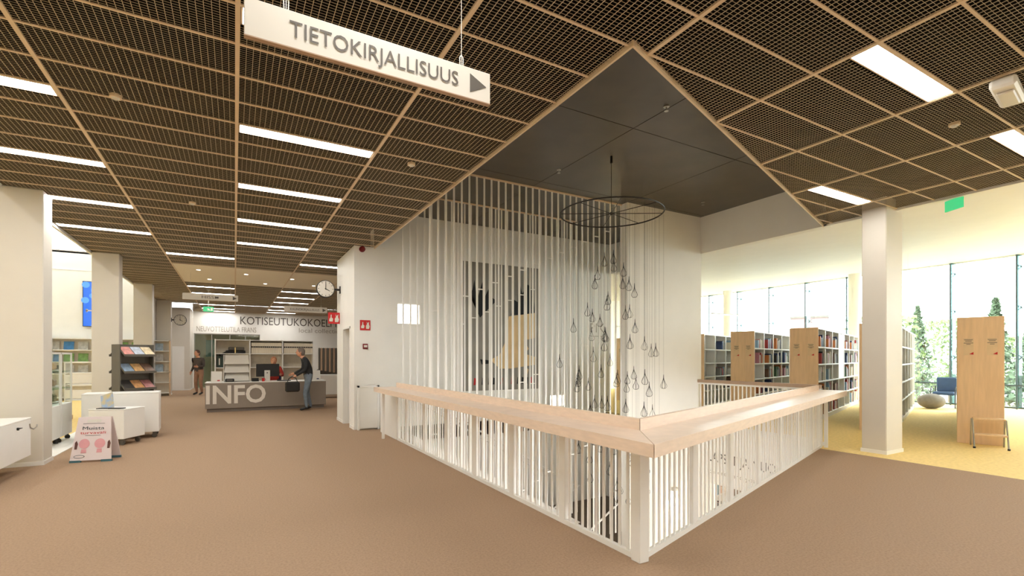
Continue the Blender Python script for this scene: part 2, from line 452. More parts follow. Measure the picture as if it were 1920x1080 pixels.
# left daylit room
le = MB(); le.box(-9, -2.95, 24.8, 25, 0, 5.72); le.box(-9, -2.95, 24.78, 25, 5.0, 5.03)
struct('wall_left_end', le, M_white)
struct('wall_far_side', box(-3.15, -2.96, 25, 31.4, 0, HC + .5), M_white)
struct('wall_left', box(-9.2, -9, -6, 25, 0, 7.2), M_white)
struct('ceiling_left', MB().box(-9.2, -6.4, -6, 25, 7.2, 7.3).box(-5.9, -2.9, -6, 25, 7.2, 7.3), M_white)
struct('wall_above_left', box(-3.0, -2.9, -6, 31, HC + .45, 7.3), M_white)
struct('window_5', box(-9, -2.95, 24.88, 24.9, 5.72, 7.2), M_glass)
b = MB()
b.box(-9, -2.95, 24.8, 25, 5.66, 5.76)
struct('trim_7', b, M_lgrey)
struct('door_2', box(-2.7, -2.2, 29.46, 29.5, 0, 2.2), M_lacq)
# white sloping ceiling on the window side
cr_ = MB()
cr_.add([(XR + .06, -6, HC), (XR + .06, 20, HC), (21.9, 20, 4.92), (21.9, -6, 4.92), (XR + .06, -6, HC + .2), (XR + .06, 20, HC + .2), (21.9, 20, 5.12), (21.9, -6, 5.12)],
        [(0, 1, 2, 3), (7, 6, 5, 4), (0, 4, 5, 1), (1, 5, 6, 2), (2, 6, 7, 3), (3, 7, 4, 0)])
cw = struct('ceiling_white', cr_, M_white)
struct('wall_right_end', box(XR, 22, 20, 20.2, LOW, 5.3), M_white)
struct('wall_right_lower', box(21.6, 21.9, -6, 20, LOW, -0.02), M_white)
# curtain wall: panes, glass fins, spider fittings
cwl = struct('window_6', MB().box(21.66, 21.74, -6, 20, 0, 0.05, 0).box(21.66, 21.74, -6, 20, 4.86, 4.92, 1), [M_mullion, M_white])
ysv = [12.14 + 1.64 * q for q in range(-11, 5)]
for a, b_ in zip(ysv, ysv[1:]):
    for z0, z1 in ((.05, 1.62), (1.64, 3.2), (3.22, 4.86)):
        box(21.7, 21.712, a + .008, b_ - .008, z0, z1).build('glass_pane', M_glass, cwl)
for y in ysv:
    if y < -3: continue
    box(21.38, 21.68, y - .012, y + .012, .05, 4.86).build('glass_fin', M_gfin, cwl)
    r = MB(); r.cyl((21.36, y + .03, 0), (21.36, y + .03, 4.86), .026, n=6)
    r.build('tension_rod', M_mullion, cwl)
    for z in (.7, 1.63, 3.21, 4.5):
        r = MB()
        for sy in (-1, 1):
            for sz in (-1, 1): r.cyl((21.6, y, z), (21.69, y + .09 * sy, z + .07 * sz), .012, n=5)
        r.cyl((21.34, y + .03, z), (21.6, y, z), .014, n=5); r.ell((21.6, y, z), .03, .03, .03, 6, 4)
        r.build('spider_fitting', M_mullion, cwl)
box(21.3, 21.33, -3, 20, .72, .77).build('guard_rail', mat('rail_dark', (70, 84, 92), .4), cwl)
for q, (x, y) in enumerate(((20.6, 15.4), (20.66, 9.9))):
    struct(f'wall_round_column_{q + 1}', MB().cyl((x, y, 0), (x, y, 4.9), .21, n=24), M_white)

# ================================================================== STAIRWELL OBJECTS
def railing(name, label, origin, rz, s, L, shelf_end, leg):
    t = thing(name, label, 'railing', (*origin, 0), rz, 'stairwell railings')
    o = 0.38; m = 0.523
    # wooden counter: board, outer edge board, raised inner lip (mitred at the corner)
    b = MB(); b.prism([(0.004, 0), (shelf_end, 0), (shelf_end, s * o), (-m + .004, s * o)], 0.985, 1.03)
    sh = b.build('counter_board', M_birch, t)
    b = MB(); b.prism([(-m + .004, s * o), (shelf_end, s * o), (shelf_end, s * (o - .04)), (-m + .06, s * (o - .04))], 0.94, 0.985)
    b.build('edge_board', M_birch, sh)
    b = MB(); b.prism([(0.004, 0), (shelf_end - .25, 0), (shelf_end - .25, -s * .04), (0.06, -s * .04)], 0.985, 1.12)
    b.build('raised_lip', M_birch, t)
    MB().prism([(0, .02), (L, .02), (L, -.02), (0, -.02)], 0.0, 0.045).build('bottom_rail', M_lacq, t)
    MB().prism([(0, .018), (L, .018), (L, -.018), (0, -.018)], 0.94, 0.985).build('top_rail', M_lacq, t)
    x = 0.035
    post = bbox(-.05, .05, -.022, .022, 0.045, 0.94, b=.004).build('post', M_lacq, t); post.location = Vector((x, 0, 0)) * K
    slat = bbox(-.016, .016, -.006, .006, 0.045, 0.94, b=.002).build('slat', M_lacq, t)
    first = True; i = 0
    while x + 0.1 < L:
        i += 1; x += 0.1
        if i % 10 == 0: inst(post, 'post', t, (x, 0, 0))
        else:
            if first: slat.location = Vector((x, 0, 0)) * K; first = False
            else: inst(slat, 'slat', t, (x, 0, 0))
    inst(post, 'post', t, (L - .03, 0, 0))
    if leg: bbox(shelf_end - .12, shelf_end - .07, s * .19, s * .24, 0, .985, b=.004).build('leg', M_lacq, t)
    else: bbox(shelf_end - .1, shelf_end - .05, s * .05, s * .1, 0.0, .985, b=.004).build('leg', M_lacq, t)
    return t
ra = math.atan2(DY, DX)
railing('stair_railing', 'long white slatted railing with a pale birch counter, running back towards the lift', (XL, 2.88), math.pi / 2, 1, 6.6, 6.98, True)
railing('stair_railing', 'oblique white slatted railing with a pale birch counter, running right to the yellow carpet', (XL, 2.88), ra, -1, 6.78, 6.85, False)
# corner post
tag(bbox(XL - .05, XL + .05, 2.83, 2.93, 0, .985, b=.005).build('corner_post', M_lacq), 'white corner post where the two slatted railings meet', 'post')
# solid end panel and low screen by the lift
tag(bbox(XL - .03, XL + .03, 9.5, 10.7, 0, .98).build('end_panel', M_lacq), 'plain white panel closing the far end of the long railing', 'panel')
t = thing('low_screen', 'low white framed screen standing against the lift wall', 'screen', (2.62, YB - .1, 0))
bbox(-.2, .2, -.02, .02, 0.03, .95).build('panel', M_white, t)
b = MB(); b.box(-.24, -.2, -.03, .03, 0, .99); b.box(.2, .24, -.03, .03, 0, .99); b.box(-.24, .24, -.03, .03, .95, .99); b.build('frame', M_lacq, t)
# far rail along the window side of the stairwell
t = thing('stair_railing', 'grey-brown topped slatted railing on the window side of the stairwell', 'railing', (FXR, 5.2, 0), math.pi / 2, 'stairwell railings')
L = 2.82
bbox(0, L, -.04, .04, 1.03, 1.1).build('hand_rail', M_rail2, t)
MB().box(0, L, -.018, .018, .03, .07).build('bottom_rail', M_lacq, t); MB().box(0, L, -.015, .015, .99, 1.03).build('top_rail', M_lacq, t)
s0 = bbox(-.014, .014, -.008, .008, .07, .99, b=.003).build('slat', M_lacq, t); s0.location = Vector((.05, 0, 0)) * K
for i in range(1, 28): inst(s0, 'slat', t, (.05 + i * .1, 0, 0))

# hanging bars on both sides of the stair flight
def bar_screen(label, x0, x1, y, n, zb, lines):
    t = thing('bar_screen', label, 'screen', (0, y, 0), 0, 'hanging bar screens')
    bar = MB().box(-.017, .017, -.007, .007, zb, HD - .03).build('bar', M_lacq, t)
    MB().box(x0 - .03, x1 + .03, -.015, .015, HD - .03, HD).build('top_rail', M_run, t)
    con = MB().box(0, (x1 - x0) / (n - 1), -.005, .005, -.01, .01).build('connector', M_lacq, t)
    fb = fc = True
    for i in range(n):
        x = x0 + (x1 - x0) * i / (n - 1)
        if fb: bar.location = Vector((x, 0, 0)) * K; fb = False
        else: inst(bar, 'bar', t, (x, 0, 0))
        if i < n - 1 and i % 2 == 0:
            for z0, sl in lines:
                z = z0 + sl * (x - 2.64)
                if not zb + .1 < z < HD - .15: continue
                if fc: con.location = Vector((x, 0, z)) * K; fc = False
                else: inst(con, 'connector', t, (x, 0, z))
    return t
bar_screen('front row of tall white hanging bars beside the stair flight', 2.98, 7.38, 8.2, 30, -2.2, [(2.28, .48), (.1, .48), (-2.0, .48)])
bar_screen('rear row of tall white hanging bars nearest the artwork', 2.98, 7.36, 9.76, 30, -2.2, [(1.6, .48), (-.6, .48)])

# stairs
st = thing('staircase', 'white staircase with carpeted treads descending inside the stairwell', 'staircase', (3.2, 10.5, 0))
MB().box(0 - .42, 0, -.7, .75, -.3, -.005).build('upper_landing', M_carpet, st)
n = 14
for i in range(n):
    z = -2.47 * (i + 1) / n; x = 4.2 * i / n
    bbox(x, x + .33, -.7, .72, z - .05, z, b=.004).build('tread', mat('stair_carpet', (120, 106, 92), .95, .1, 30), st)
for yy in (-.72, .72):
    b = MB(); b.add([(-.0, yy - .03, .02), (4.25, yy - .03, -2.45), (4.25, yy - .03, -2.8), (0, yy - .03, -.35), (0, yy + .03, .02), (4.25, yy + .03, -2.45), (4.25, yy + .03, -2.8), (0, yy + .03, -.35)],
        [(0, 1, 2, 3), (7, 6, 5, 4), (0, 4, 5, 1), (1, 5, 6, 2), (2, 6, 7, 3), (3, 7, 4, 0)]); b.build('stringer', M_lacq, st)
MB().box(4.2, 6.4, -2.3, .78, -2.6, -2.47).build('middle_landing', MATS['stair_carpet'], st)
for i in range(9):
    z = -2.47 - 1.63 * (i + 1) / 9; x = 4.2 - .3 * i
    bbox(x - .33, x, -2.28, -.78, z - .05, z, b=.004).build('tread', MATS['stair_carpet'], st)
b = MB()
b.tube([(0, -.62, .9), (4.2, -.62, -1.57)], .022, 6); b.tube([(0, .64, .9), (4.2, .64, -1.57)], .022, 6)
b.tube([(4.25, -.72, -1.55), (1.5, -.72, -3.2)], .022, 6); b.tube([(6.3, -2.2, -1.55), (4.3, -2.2, -1.55), (1.5, -2.2, -3.2)], .022, 6)
b.build('hand_rail', M_lacq, st)
# lower storey: wall lamp, lettering, small bookcase
wlp = thing('wall_lamp', 'small downward wall lamp glowing on the lower stair wall', 'lamp', (8.77, 8.02, -1.42))
MB().box(-.1, .1, -.12, 0, 0, .05).build('housing', M_steel, wlp)
MB().box(-.08, .08, -.1, -.02, -.006, 0).build('lens', emit('wall_lamp_lens', (1, .88, .7), 25), wlp)
def lamp_light(name, kind, loc, energy, parent=None, size=.2, rot=(0, 0, 0), col=(1, .93, .82), spot=1.2):
    l = bpy.data.lights.new(name, kind); l.energy = energy; l.color = col
    if kind == 'AREA': l.size = size
    if kind == 'SPOT': l.spot_size = spot; l.spot_blend = .5; l.shadow_soft_size = .04
    o = bpy.data.objects.new(name, l); C.objects.link(o); o.location = Vector(loc) * K; o.rotation_euler = rot
    if parent: o.parent = parent
    return o
lamp_light('lamp_light', 'SPOT', (0, -.1, -.05), 80, wlp, rot=(math.radians(12), 0, 0), spot=1.5, col=(1, .85, .65))
# hidden ceiling lamps added to brighten the lower storey and stairwell
for x, y in ((14.0, 9.5), (14, 6), (4.0, 1.2), (6.5, 1.6), (5.2, -.4), (8.4, 2.4)):
    t = thing('ceiling_light', f'added round white fill lamp under the lower storey ceiling {"beyond the lower opening" if x > 9 else "below the front floor edge"}, {"nearer" if y in (6, -.4, 1.2) else "farther"} one', 'light', (x, y, -.36), 0, 'added lower storey fill lamps')
    if 1:
        MB().cyl((0, 0, -.06), (0, 0, 0), .2, n=16).build('diffuser', emit('lower_fill_diffuser', (1, .95, .88), 40), t)
txt = thing('wall_lettering', 'dark lettering of the children and youth department on the lower stair wall', 'lettering', (0, 0, 0))
text('lettering', 'LAPSET JA NUORET', (FXR - .006, 7.72, -.78), (0, -1, 0), (0, 0, 1), M_grey, txt, width=2.05, height=.21)
text('small_lettering', 'children and youth', (FXR - .006, 7.72, -1.06), (0, -1, 0), (0, 0, 1), M_lgrey, txt, width=1.35, height=.1)
bc = thing('low_bookcase', 'low white bookcase with colourful books on the lower storey', 'bookcase', (13.9, 11.0, LOW), .33)
b = MB(); b.box(-.9, .9, .28, .3, 0, 1.25); b.box(-.9, -.87, -.3, .3, 0, 1.25); b.box(.87, .9, -.3, .3, 0, 1.25); b.build('case', M_lacq, bc)
for z in (.1, .66, 1.22): MB().box(-.87, .87, -.3, .28, z - .03, z).build('shelf', M_lacq, bc)

# hanging wire mobile: ring and wire drops
RX, RY, RZ = 5.48, 6.32, 4.02
mb_ = thing('ring_mobile', 'black spoked wire ring hanging on a cable from the dark ceiling', 'mobile', (RX, RY, RZ))
b = MB(); pts = [(.85 * math.cos(2 * math.pi * i / 40), .85 * math.sin(2 * math.pi * i / 40), 0) for i in range(40)]
b.tube(pts, .012, 5, closed=True); b.build('rim', M_wire, mb_)
for i in range(8):
    a = math.pi * i / 4 + .25; MB().cyl((0, 0, 0), (.85 * math.cos(a), .85 * math.sin(a), 0), .006, n=4).build('spoke', M_wire, mb_)
b = MB(); b.cyl((0, 0, 0), (0, 0, HD - RZ - .12), .006, n=4); b.cyl((0, 0, HD - RZ - .12), (0, 0, HD - RZ - .001), .02, n=6); b.ell((0, 0, 0), .03, .03, .03, 6, 4); b.build('cable', M_wire, mb_)
prof = [(0.0, .2), (.005, .17), (.012, .14), (.03, .1), (.05, .06), (.052, .035), (.035, .008), (0.0, 0.0)]
dm = MB()
for q in range(6):
    a = math.pi * q / 3
    dm.tube([(r * math.cos(a), r * math.sin(a), z) for r, z in prof], .0028, 3)
dm.cyl((0, 0, .15), (0, 0, .235), .008, .004, n=5)
drop0 = None; placed = []
rnd = random.Random(21)
while len(placed) < 84:
    i = len(placed)
    u = rnd.random()
    z = 3.15 - 4.1 * u ** 1.1 if i else 3.16
    rm = .12 + .75 * min(1, (3.2 - z) / 1.5)
    if z < .3: rm *= .8
    a = rnd.random() * 2 * math.pi; r = rm * math.sqrt(rnd.random()) if i else 0.1
    x, y = RX + r * math.cos(a), RY + r * math.sin(a)
    if any(abs(x - p[0]) < .12 and abs(y - p[1]) < .12 and abs(z - p[2]) < .24 for p in placed): continue
    if y < fdiag(x) + .3: continue
    placed.append((x, y, z))
    if drop0 is None:
        drop0 = dm.build('wire_drop', M_wire); o = drop0; o.location = Vector((x, y, z)) * K
    else: o = inst(drop0, 'wire_drop', None, (x, y, z), rnd.random() * 3)
    top = i == 0
    tag(o, 'highest wire teardrop, alone near the top of the mobile' if top else 'small black wire teardrop hanging in the cloud below the ring', 'ornament', None if top else 'wire teardrops of the mobile')
    th = MB().cyl((0, 0, .23), (0, 0, RZ - z), .0012, n=3).build('thread', M_wire, o)

# big artwork banner on the back wall (plain stand-in shapes)
ar = thing('wall_artwork', 'tall grey artwork with black plant shapes and a beige hat-like form behind the bars', 'artwork', (4.98, YB, .78))
W, Hh = 2.26, 3.26
MB().box(0, W, -.03, 0, 0, Hh).build('panel', mat('artwork_grey', (150, 146, 138), .8, .1, 2.5), ar)
def art(poly, m, d, nm): MB().plate([(a * W, b * Hh) for a, b in poly], (0, -.03 - d, 0), (1, 0, 0), (0, 0, 1), .004).build(nm, m, ar)
M_ablk = mat('artwork_black', (34, 36, 38), .8, .08, 4); M_abei = mat('artwork_beige', (226, 196, 148), .8, .05, 4); M_agry = mat('artwork_pale', (150, 146, 138), .8, .06, 4)
art([(.06, .84), (.09, .72), (.13, .86), (.16, .7), (.23, .85), (.25, .72), (.31, .8), (.33, .74), (.41, .71), (.2, .57), (.1, .7)], M_ablk, .004, 'black_leaf')
art([(.6, .6), (.63, .73), (.69, .71), (.7, .92), (.75, .78), (.83, .86), (.9, .82), (.93, .62)], M_ablk, .004, 'black_leaf')
art([(.2, .57), (.45, .69), (.56, .55), (.52, .3), (.36, .22), (.3, .42)], M_agry, .006, 'pale_shape')
art([(.57, .59), (.94, .63), (.92, .42), (.78, .4), (.84, .33), (.78, .29), (.95, .26), (.94, .2), (.6, .17), (.45, .17), (.33, .24), (.45, .28), (.52, .38)], M_abei, .009, 'beige_shape')
art([(.2, .245), (.33, .235), (.31, .21), (.22, .205)], M_ablk, .009, 'black_tip')
art([(.78, .19), (.84, .16), (.82, .12), (.79, .13)], M_abei, .009, 'beige_shape')
for i, a in enumerate((.12, .22, .3, .36, .46, .53, .6, .68, .74, .8, .86)):
    art([(a, .045), (a + .025, .045), (a + .032, .095), (a + .008, .1)], M_red if i in (0, 4, 6, 10) else M_ablk, .004, 'printed_stroke')
pk = thing('wall_lettering', 'faint grey lettering PIK on the back wall near its right end', 'lettering', (0, 0, 0))
text('lettering', 'PIK', (9.0, YB - .006, 2.36), (1, 0, 0), (0, 0, 1), M_lgrey, pk, height=.27)
MB().box(9.0, 9.5, YB - .008, YB - .003, 2.24, 2.255).build('underline', M_lgrey, pk)

# ================================================================== SIGNS, CLOCKS, SAFETY
def hang_sign(label, x0, x1, y, z0, z1, txt_, tx0, tx1, th, arrow=True, extra=None):
    t = thing('hanging_sign', label, 'sign', ((x0 + x1) / 2, y, z0), 0, 'hanging direction signs')
    w = (x1 - x0) / 2; h = z1 - z0
    bbox(-w, w, -.015, .015, 0, h, b=.003).build('board', M_sign, t)
    MB().box(-w, w, -.016, .016, -.004, .002).build('bottom_edge', M_rail2, t)
    c = (x0 + x1) / 2
    text('lettering', txt_, (tx0 - c, -.017, h * .5 - th / 2), (1, 0, 0), (0, 0, 1), M_grey, t, width=tx1 - tx0, height=th)
    if arrow:
        MB().plate([(w - .14, h * .2), (w - .14, h * .8), (w - .03, h * .5)], (0, -.016, 0), (1, 0, 0), (0, 0, 1), .003).build('arrow', M_grey, t)
    for xx in (-w * .72, w * .72):
        b = MB(); b.cyl((xx, 0, h), (xx, 0, HC - z0), .0022, n=4); b.tube([(xx - .01, 0, h), (xx - .012, 0, h + .05), (xx, 0, h + .07), (xx + .012, 0, h + .05), (xx + .01, 0, h)], .003, 4)
        b.build('hanging_wire', M_lacq, t)
    if extra: extra(t, w, h)
    return t
hang_sign('large white hanging sign TIETOKIRJALLISUUS with arrow, close overhead', .04, 1.40, 2.77, 3.20, 3.39, 'TIETOKIRJALLISUUS', .245, 1.18, .085)
def pram(t, w, h):
    b = MB(); b.box(.12, .2, -.018, -.015, h * .35, h * .65); b.build('pictogram', M_grey, t)
hang_sign('white hanging sign HISSI with arrow, left over the information desk', -1.33, .09, 17.2, 3.33, 3.52, 'HISSI', -.85, -.5, .08, extra=pram)
hang_sign('white hanging sign KAUNOKIRJALLISUUS with arrow, beside the clock', 1.38, 2.68, 17.3, 3.10, 3.29, 'KAUNOKIRJALLISUUS', 1.56, 2.44, .075)
def clock(label, c, r, xw, ang):
    t = thing('wall_clock', label, 'clock', c, 0, 'round bracket clocks')
    MB().cyl((0, -.05, 0), (0, .05, 0), r, n=28).build('case', M_black, t)
    f = MB().cyl((0, -.056, 0), (0, -.051, 0), r * .92, n=28).build('dial', M_sign, t)
    b = MB()
    for i in range(12):
        a = math.pi * i / 6; u = Vector((math.sin(a), 0, math.cos(a)))
        b.cyl(u * r * .72 + Vector((0, -.058, 0)), u * r * .86 + Vector((0, -.058, 0)), .006, n=4)
    b.build('hour_mark', M_black, f)
    for nm, a, l, rr in (('hour_hand', ang, .5, .011), ('minute_hand', 0.0, .78, .008)):
        u = Vector((math.sin(a), 0, math.cos(a)))
        MB().cyl(u * -r * .1 + Vector((0, -.062, 0)), u * r * l + Vector((0, -.062, 0)), rr, rr * .6, n=4).build(nm, M_black, t)
    s = 1 if xw > 0 else -1
    b = MB(); b.box(min(s * r * .95, xw), max(s * r * .95, xw), -.02, .02, -.025, .025); b.box(xw - .012, xw + .012, -.04, .04, -.09, .09); b.build('bracket', M_black, t)
clock('round black-rimmed clock on a bracket from the lift block', (1.97, 12.95, 3.33), .215, .35, math.radians(118))
clock('round clock on a bracket from a distant white column', (-2.1, 26.2, 3.3), .24, -.32, math.radians(118))
def fire_sign(label, loc, w, rz=0):
    t = thing('fire_sign', label, 'sign', loc, rz, 'red fire safety signs')
    MB().box(-w / 2, w / 2, -.006, .006, -w / 2, w / 2).build('plate', M_red, t)
    b = MB()
    b.plate([(-.4, -.3), (-.12, -.3), (-.08, -.05), (-.2, .05), (-.2, .3), (-.28, .3), (-.3, .05), (-.4, -.1)], (0, -.008, 0), (w, 0, 0), (0, 0, w), .002)
    b.plate([(.08, -.35), (.36, -.35), (.42, -.1), (.34, .1), (.36, .35), (.22, .2), (.14, .36), (.16, .1), (.06, -.05)], (0, -.008, 0), (w, 0, 0), (0, 0, w), .002)
    b.build('pictogram', M_sign, t)
fire_sign('red fire point sign sticking out from the lift block below the clock', (2.15, 12.8, 2.6), .28)
fire_sign('red fire alarm sign flat on the white wall above the call point', (2.57, YB - .008, 2.35), .23)
t = thing('call_point', 'small red alarm call point on the white lift wall', 'alarm', (2.57, YB, 1.87))
bbox(-.055, .055, -.04, 0, -.06, .06).build('housing', M_dkred, t); MB().box(-.035, .035, -.044, -.04, -.02, .03).build('press_plate', M_sign, t)
t = thing('alarm_sounder', 'dark red round alarm sounder under the ceiling on the lift wall', 'alarm', (2.5, YB, 4.06))
MB().cyl((0, -.05, 0), (0, 0, 0), .065, n=16).build('body', M_dkred, t); MB().ell((0, -.05, 0), .05, .03, .05, 12, 6).build('dome', M_dkred, t)
def exit_sign(label, loc, rz, w, h, drop):
    t = thing('exit_sign', label, 'sign', loc, rz, 'green exit signs')
    MB().box(-w / 2, w / 2, -.012, .012, 0, h).build('panel', M_green, t)
    b = MB()
    b.plate([(-.1, .2), (.0, .45), (-.15, .5), (-.12, .62), (.05, .62), (.12, .4), (.2, .2), (.1, .2), (.04, .36), (-.02, .2)], (0, -.0135, 0), (w, 0, 0), (0, 0, h), .001)
    b.box(w * .22, w * .4, -.0145, -.0125, h * .2, h * .8); b.build('pictogram', M_sign, t)
    MB().cyl((0, 0, h), (0, 0, drop), .012, n=6).build('hanger', M_sign, t)
    MB().cyl((0, 0, drop - .03), (0, 0, drop), .06, n=12).build('canopy', M_sign, t)
exit_sign('green exit sign hanging by the edge of the white ceiling', (9.86, 3.3, 3.94), math.radians(62), .3, .17, .2)
exit_sign('small green exit sign hanging far off below the HISSI sign', (-.84, 21.2, 3.32), 0, .33, .18, .81)
t = thing('emergency_light', 'white boxy emergency light fixed under the grid ceiling at right', 'light', (6.25, 1.7, HC - .1), math.radians(8))
bbox(-.28, .28, -.09, .09, 0, .09, b=.02).build('body', M_lacq, t); bbox(-.16, .2, -.06, .06, -.02, 0, b=.01).build('lens', M_sign, t)
for x, y in ((6.76, 2.26), (-1.0, 6.0), (2.0, 6.2), (-.6, 9.5)):
    t = thing('ceiling_speaker', 'small round sensor in the mesh ceiling ' + {6.76: 'right of the first strip light', -1.0: 'over the row of columns', 2.0: 'left of the stairwell', -.6: 'in front of the desk'}[x], 'sensor', (x, y, HC - .02))
    MB().cyl((0, 0, 0), (0, 0, .03), .05, n=14).build('rim', M_run, t); MB().ell((0, 0, 0), .035, .035, .02, 10, 6).build('dome', M_sign, t)
for i, (x, y) in enumerate(((5.04, 4.71), (5.05, 7.23), (8.81, 7.2))):
    t = thing('sprinkler', ['sprinkler head in the dark ceiling nearest the viewer', 'sprinkler head in the dark ceiling above the bars', 'sprinkler head in the dark ceiling by the white bulkhead'][i], 'sprinkler', (x, y, HD))
    MB().cyl((0, 0, -.012), (0, 0, 0), .04, n=14).build('rose', M_steel, t)
    b = MB(); b.cyl((0, 0, -.06), (0, 0, -.01), .01, n=6); b.cyl((0, 0, -.065), (0, 0, -.06), .03, n=10); b.build('head', M_steel, t)
for i, (x, y) in enumerate(((-.9, 16.6), (.3, 16.8), (1.6, 17.1), (-.7, 18.4), (.9, 18.6), (2.4, 18.3))):
    t = thing('downlight', 'small round downlight in the beige perforated ceiling', 'light', (x, y, HC - .004), 0, 'downlights over the information desk')
    MB().cyl((0, 0, 0), (0, 0, .01), .07, n=14).build('rim', M_sign, t); MB().cyl((0, 0, -.002), (0, 0, 0), .05, n=14).build('lens', emit('downlight_lens', (1, .93, .82), 8), t)
# lettering on the far end wall
for nm, s_, x0, x1, z, h, m, lab in (('wall_lettering', 'KOTISEUTUKOKOELMA', .27, 5.75, 3.5, .44, M_grey, 'large grey wall lettering KOTISEUTUKOKOELMA high on the far wall'),
        ('wall_lettering', 'local collection', 3.28, 5.75, 3.12, .26, M_lgrey, 'pale wall lettering local collection under the large heading'),
        ('wall_lettering', 'NEUVOTTELUTILA FRANS', -1.78, 1.06, 3.06, .28, M_lgrey, 'pale wall lettering NEUVOTTELUTILA FRANS above the glazed room')):
    t = thing(nm, lab, 'lettering', (0, 31.19, 0)); text('lettering', s_, (x0, 0, z), (1, 0, 0), (0, 0, 1), m, t, width=x1 - x0, height=h)
MB().box(-1.75, -.3, 31.18, 31.19, 2.93, 2.945).build('underline', M_lgrey, t)

# ================================================================== PEOPLE
def person(label, loc, rz, H, pose, jacket, trousers, hair, bag=None):
    """one skinned body; x is forward"""
    t = thing('person', label, 'person', loc, rz)
    s = H / 1.75
    P = {'pel': (0, 0, .95), 'belly': (.01, 0, 1.1), 'chest': (.03, 0, 1.32), 'neck': (.06, 0, 1.5), 'skull': (.1, 0, 1.6)}
    for sd, q in ((1, 'l'), (-1, 'r')):
        P[q + 'hip'] = (0, .1 * sd, .9); P[q + 'knee'] = (.06, .11 * sd, .5); P[q + 'ank'] = (-.02, .11 * sd, .09); P[q + 'toe'] = (.16, .13 * sd, .04)
        P[q + 'sh'] = (.03, .19 * sd, 1.42); P[q + 'el'] = (-.02, .25 * sd, 1.14); P[q + 'wr'] = (.14, .23 * sd, .93); P[q + 'ha'] = (.19, .22 * sd, .86)
    for k, v in pose.items(): P[k] = v
    R = {'pel': .15, 'belly': .145, 'chest': .16, 'neck': .06, 'skull': .055, 'hip': .1, 'knee': .065, 'ank': .045, 'toe': .035, 'sh': .075, 'el': .052, 'wr': .036, 'ha': .035}
    names = list(P); idx = {n_: i for i, n_ in enumerate(names)}
    E = [('pel', 'belly'), ('belly', 'chest'), ('chest', 'neck'), ('neck', 'skull')]
    for q in 'lr': E += [('pel', q + 'hip'), (q + 'hip', q + 'knee'), (q + 'knee', q + 'ank'), (q + 'ank', q + 'toe'), ('chest', q + 'sh'), (q + 'sh', q + 'el'), (q + 'el', q + 'wr'), (q + 'wr', q + 'ha')]
    me = bpy.data.meshes.new('body'); me.from_pydata([tuple(c * s for c in P[n_]) for n_ in names], [(idx[a], idx[b]) for a, b in E], [])
    ob = bpy.data.objects.new('tmp', me); C.objects.link(ob)
    ob.modifiers.new('skin', 'SKIN'); ob.modifiers.new('sub', 'SUBSURF').levels = 2
    for n_, i in idx.items():
        k = n_ if n_ in R else n_[1:]
        d = me.skin_vertices[0].data[i]; r = R[k] * s; d.radius = (r, r); d.use_root = (n_ == 'pel')
    dg = bpy.context.evaluated_depsgraph_get(); m2 = bpy.data.meshes.new_from_object(ob.evaluated_get(dg)); bpy.data.objects.remove(ob)
    b = MB(); segs = [(Vector(P[a]) * s, Vector(P[c]) * s, a, c) for a, c in E]
    for p in m2.polygons:
        c = p.center; best = min(segs, key=lambda q: ((c - q[0].lerp(q[1], max(0, min(1, (c - q[0]).dot(q[1] - q[0]) / max(1e-6, (q[1] - q[0]).length_squared))))).length))
        nm = best[3]
        mi = 2 if nm[1:] == 'ha' or nm in ('skull',) else (1 if nm[1:] in ('knee', 'ank', 'hip') else (3 if nm[1:] == 'toe' else 0))
        b.mi.append(mi); b.f.append(tuple(p.vertices))
    b.v = [tuple(v.co) for v in m2.vertices]
    body = b.build('body', [jacket, trousers, M_skin, M_black], t, smooth=True)
    # head with face
    hx, hy, hz = (Vector(P['skull']) * s)
    hd = MB(); hd.ell((hx + .02, hy, hz + .07), .1 * s, .078 * s, .125 * s, 16, 12)
    hd.ell((hx + .118 * s, hy, hz + .06), .02, .014, .026, 8, 6)
    for sd in (1, -1): hd.ell((hx + .01, hy + .08 * s * sd, hz + .065), .022, .012, .034, 8, 6)
    head = hd.build('head', M_skin, t, smooth=True)
    for sd in (1, -1): MB().ell((hx + .1 * s, hy + .032 * s * sd, hz + .085), .012, .013, .009, 8, 5).build('eye', M_black, head)
    MB().box(hx + .104 * s, hx + .114 * s, hy - .024, hy + .024, hz + .005, hz + .013).build('mouth', mat('lip', (170, 96, 84), .6), head)
    hh = MB(); hh.ell((hx - .005, hy, hz + .1), .108 * s, .09 * s, .115 * s, 16, 10); hh.ell((hx - .04, hy, hz + .05), .07 * s, .085 * s, .1 * s, 12, 8); hh.build('hair', hair, t, smooth=True)
    # hands: palm and five fingers
    for q, sd in (('l', 1), ('r', -1)):
        w = Vector(P[q + 'wr']) * s; h_ = Vector(P[q + 'ha']) * s; d = (h_ - w).normalized(); sv = Vector((-d.z, 0, d.x)) if abs(d.y) < .9 else Vector((1, 0, 0))
        fb_ = MB()
        for i, (off, ln) in enumerate(((-.03, .06), (-.011, .07), (.009, .068), (.028, .054))):
            a = h_ + sv * off; m_ = a + d * ln * .55; e = m_ + (d * .75 + Vector((.3, -sd * .5, -.2))).normalized() * ln * .5
            fb_.cyl(a, m_, .0095, .009, n=6); fb_.cyl(m_, e, .009, .007, n=6)
        a = w + sv * .03 + d * .02; fb_.cyl(a, a + (d * .7 + sv * .7) * .05, .011, .009, n=6); fb_.cyl(a + (d * .7 + sv * .7) * .05, a + (d * .9 + sv * .6) * .085, .009, .007, n=6)
        fb_.build('fingers', M_skin, t)
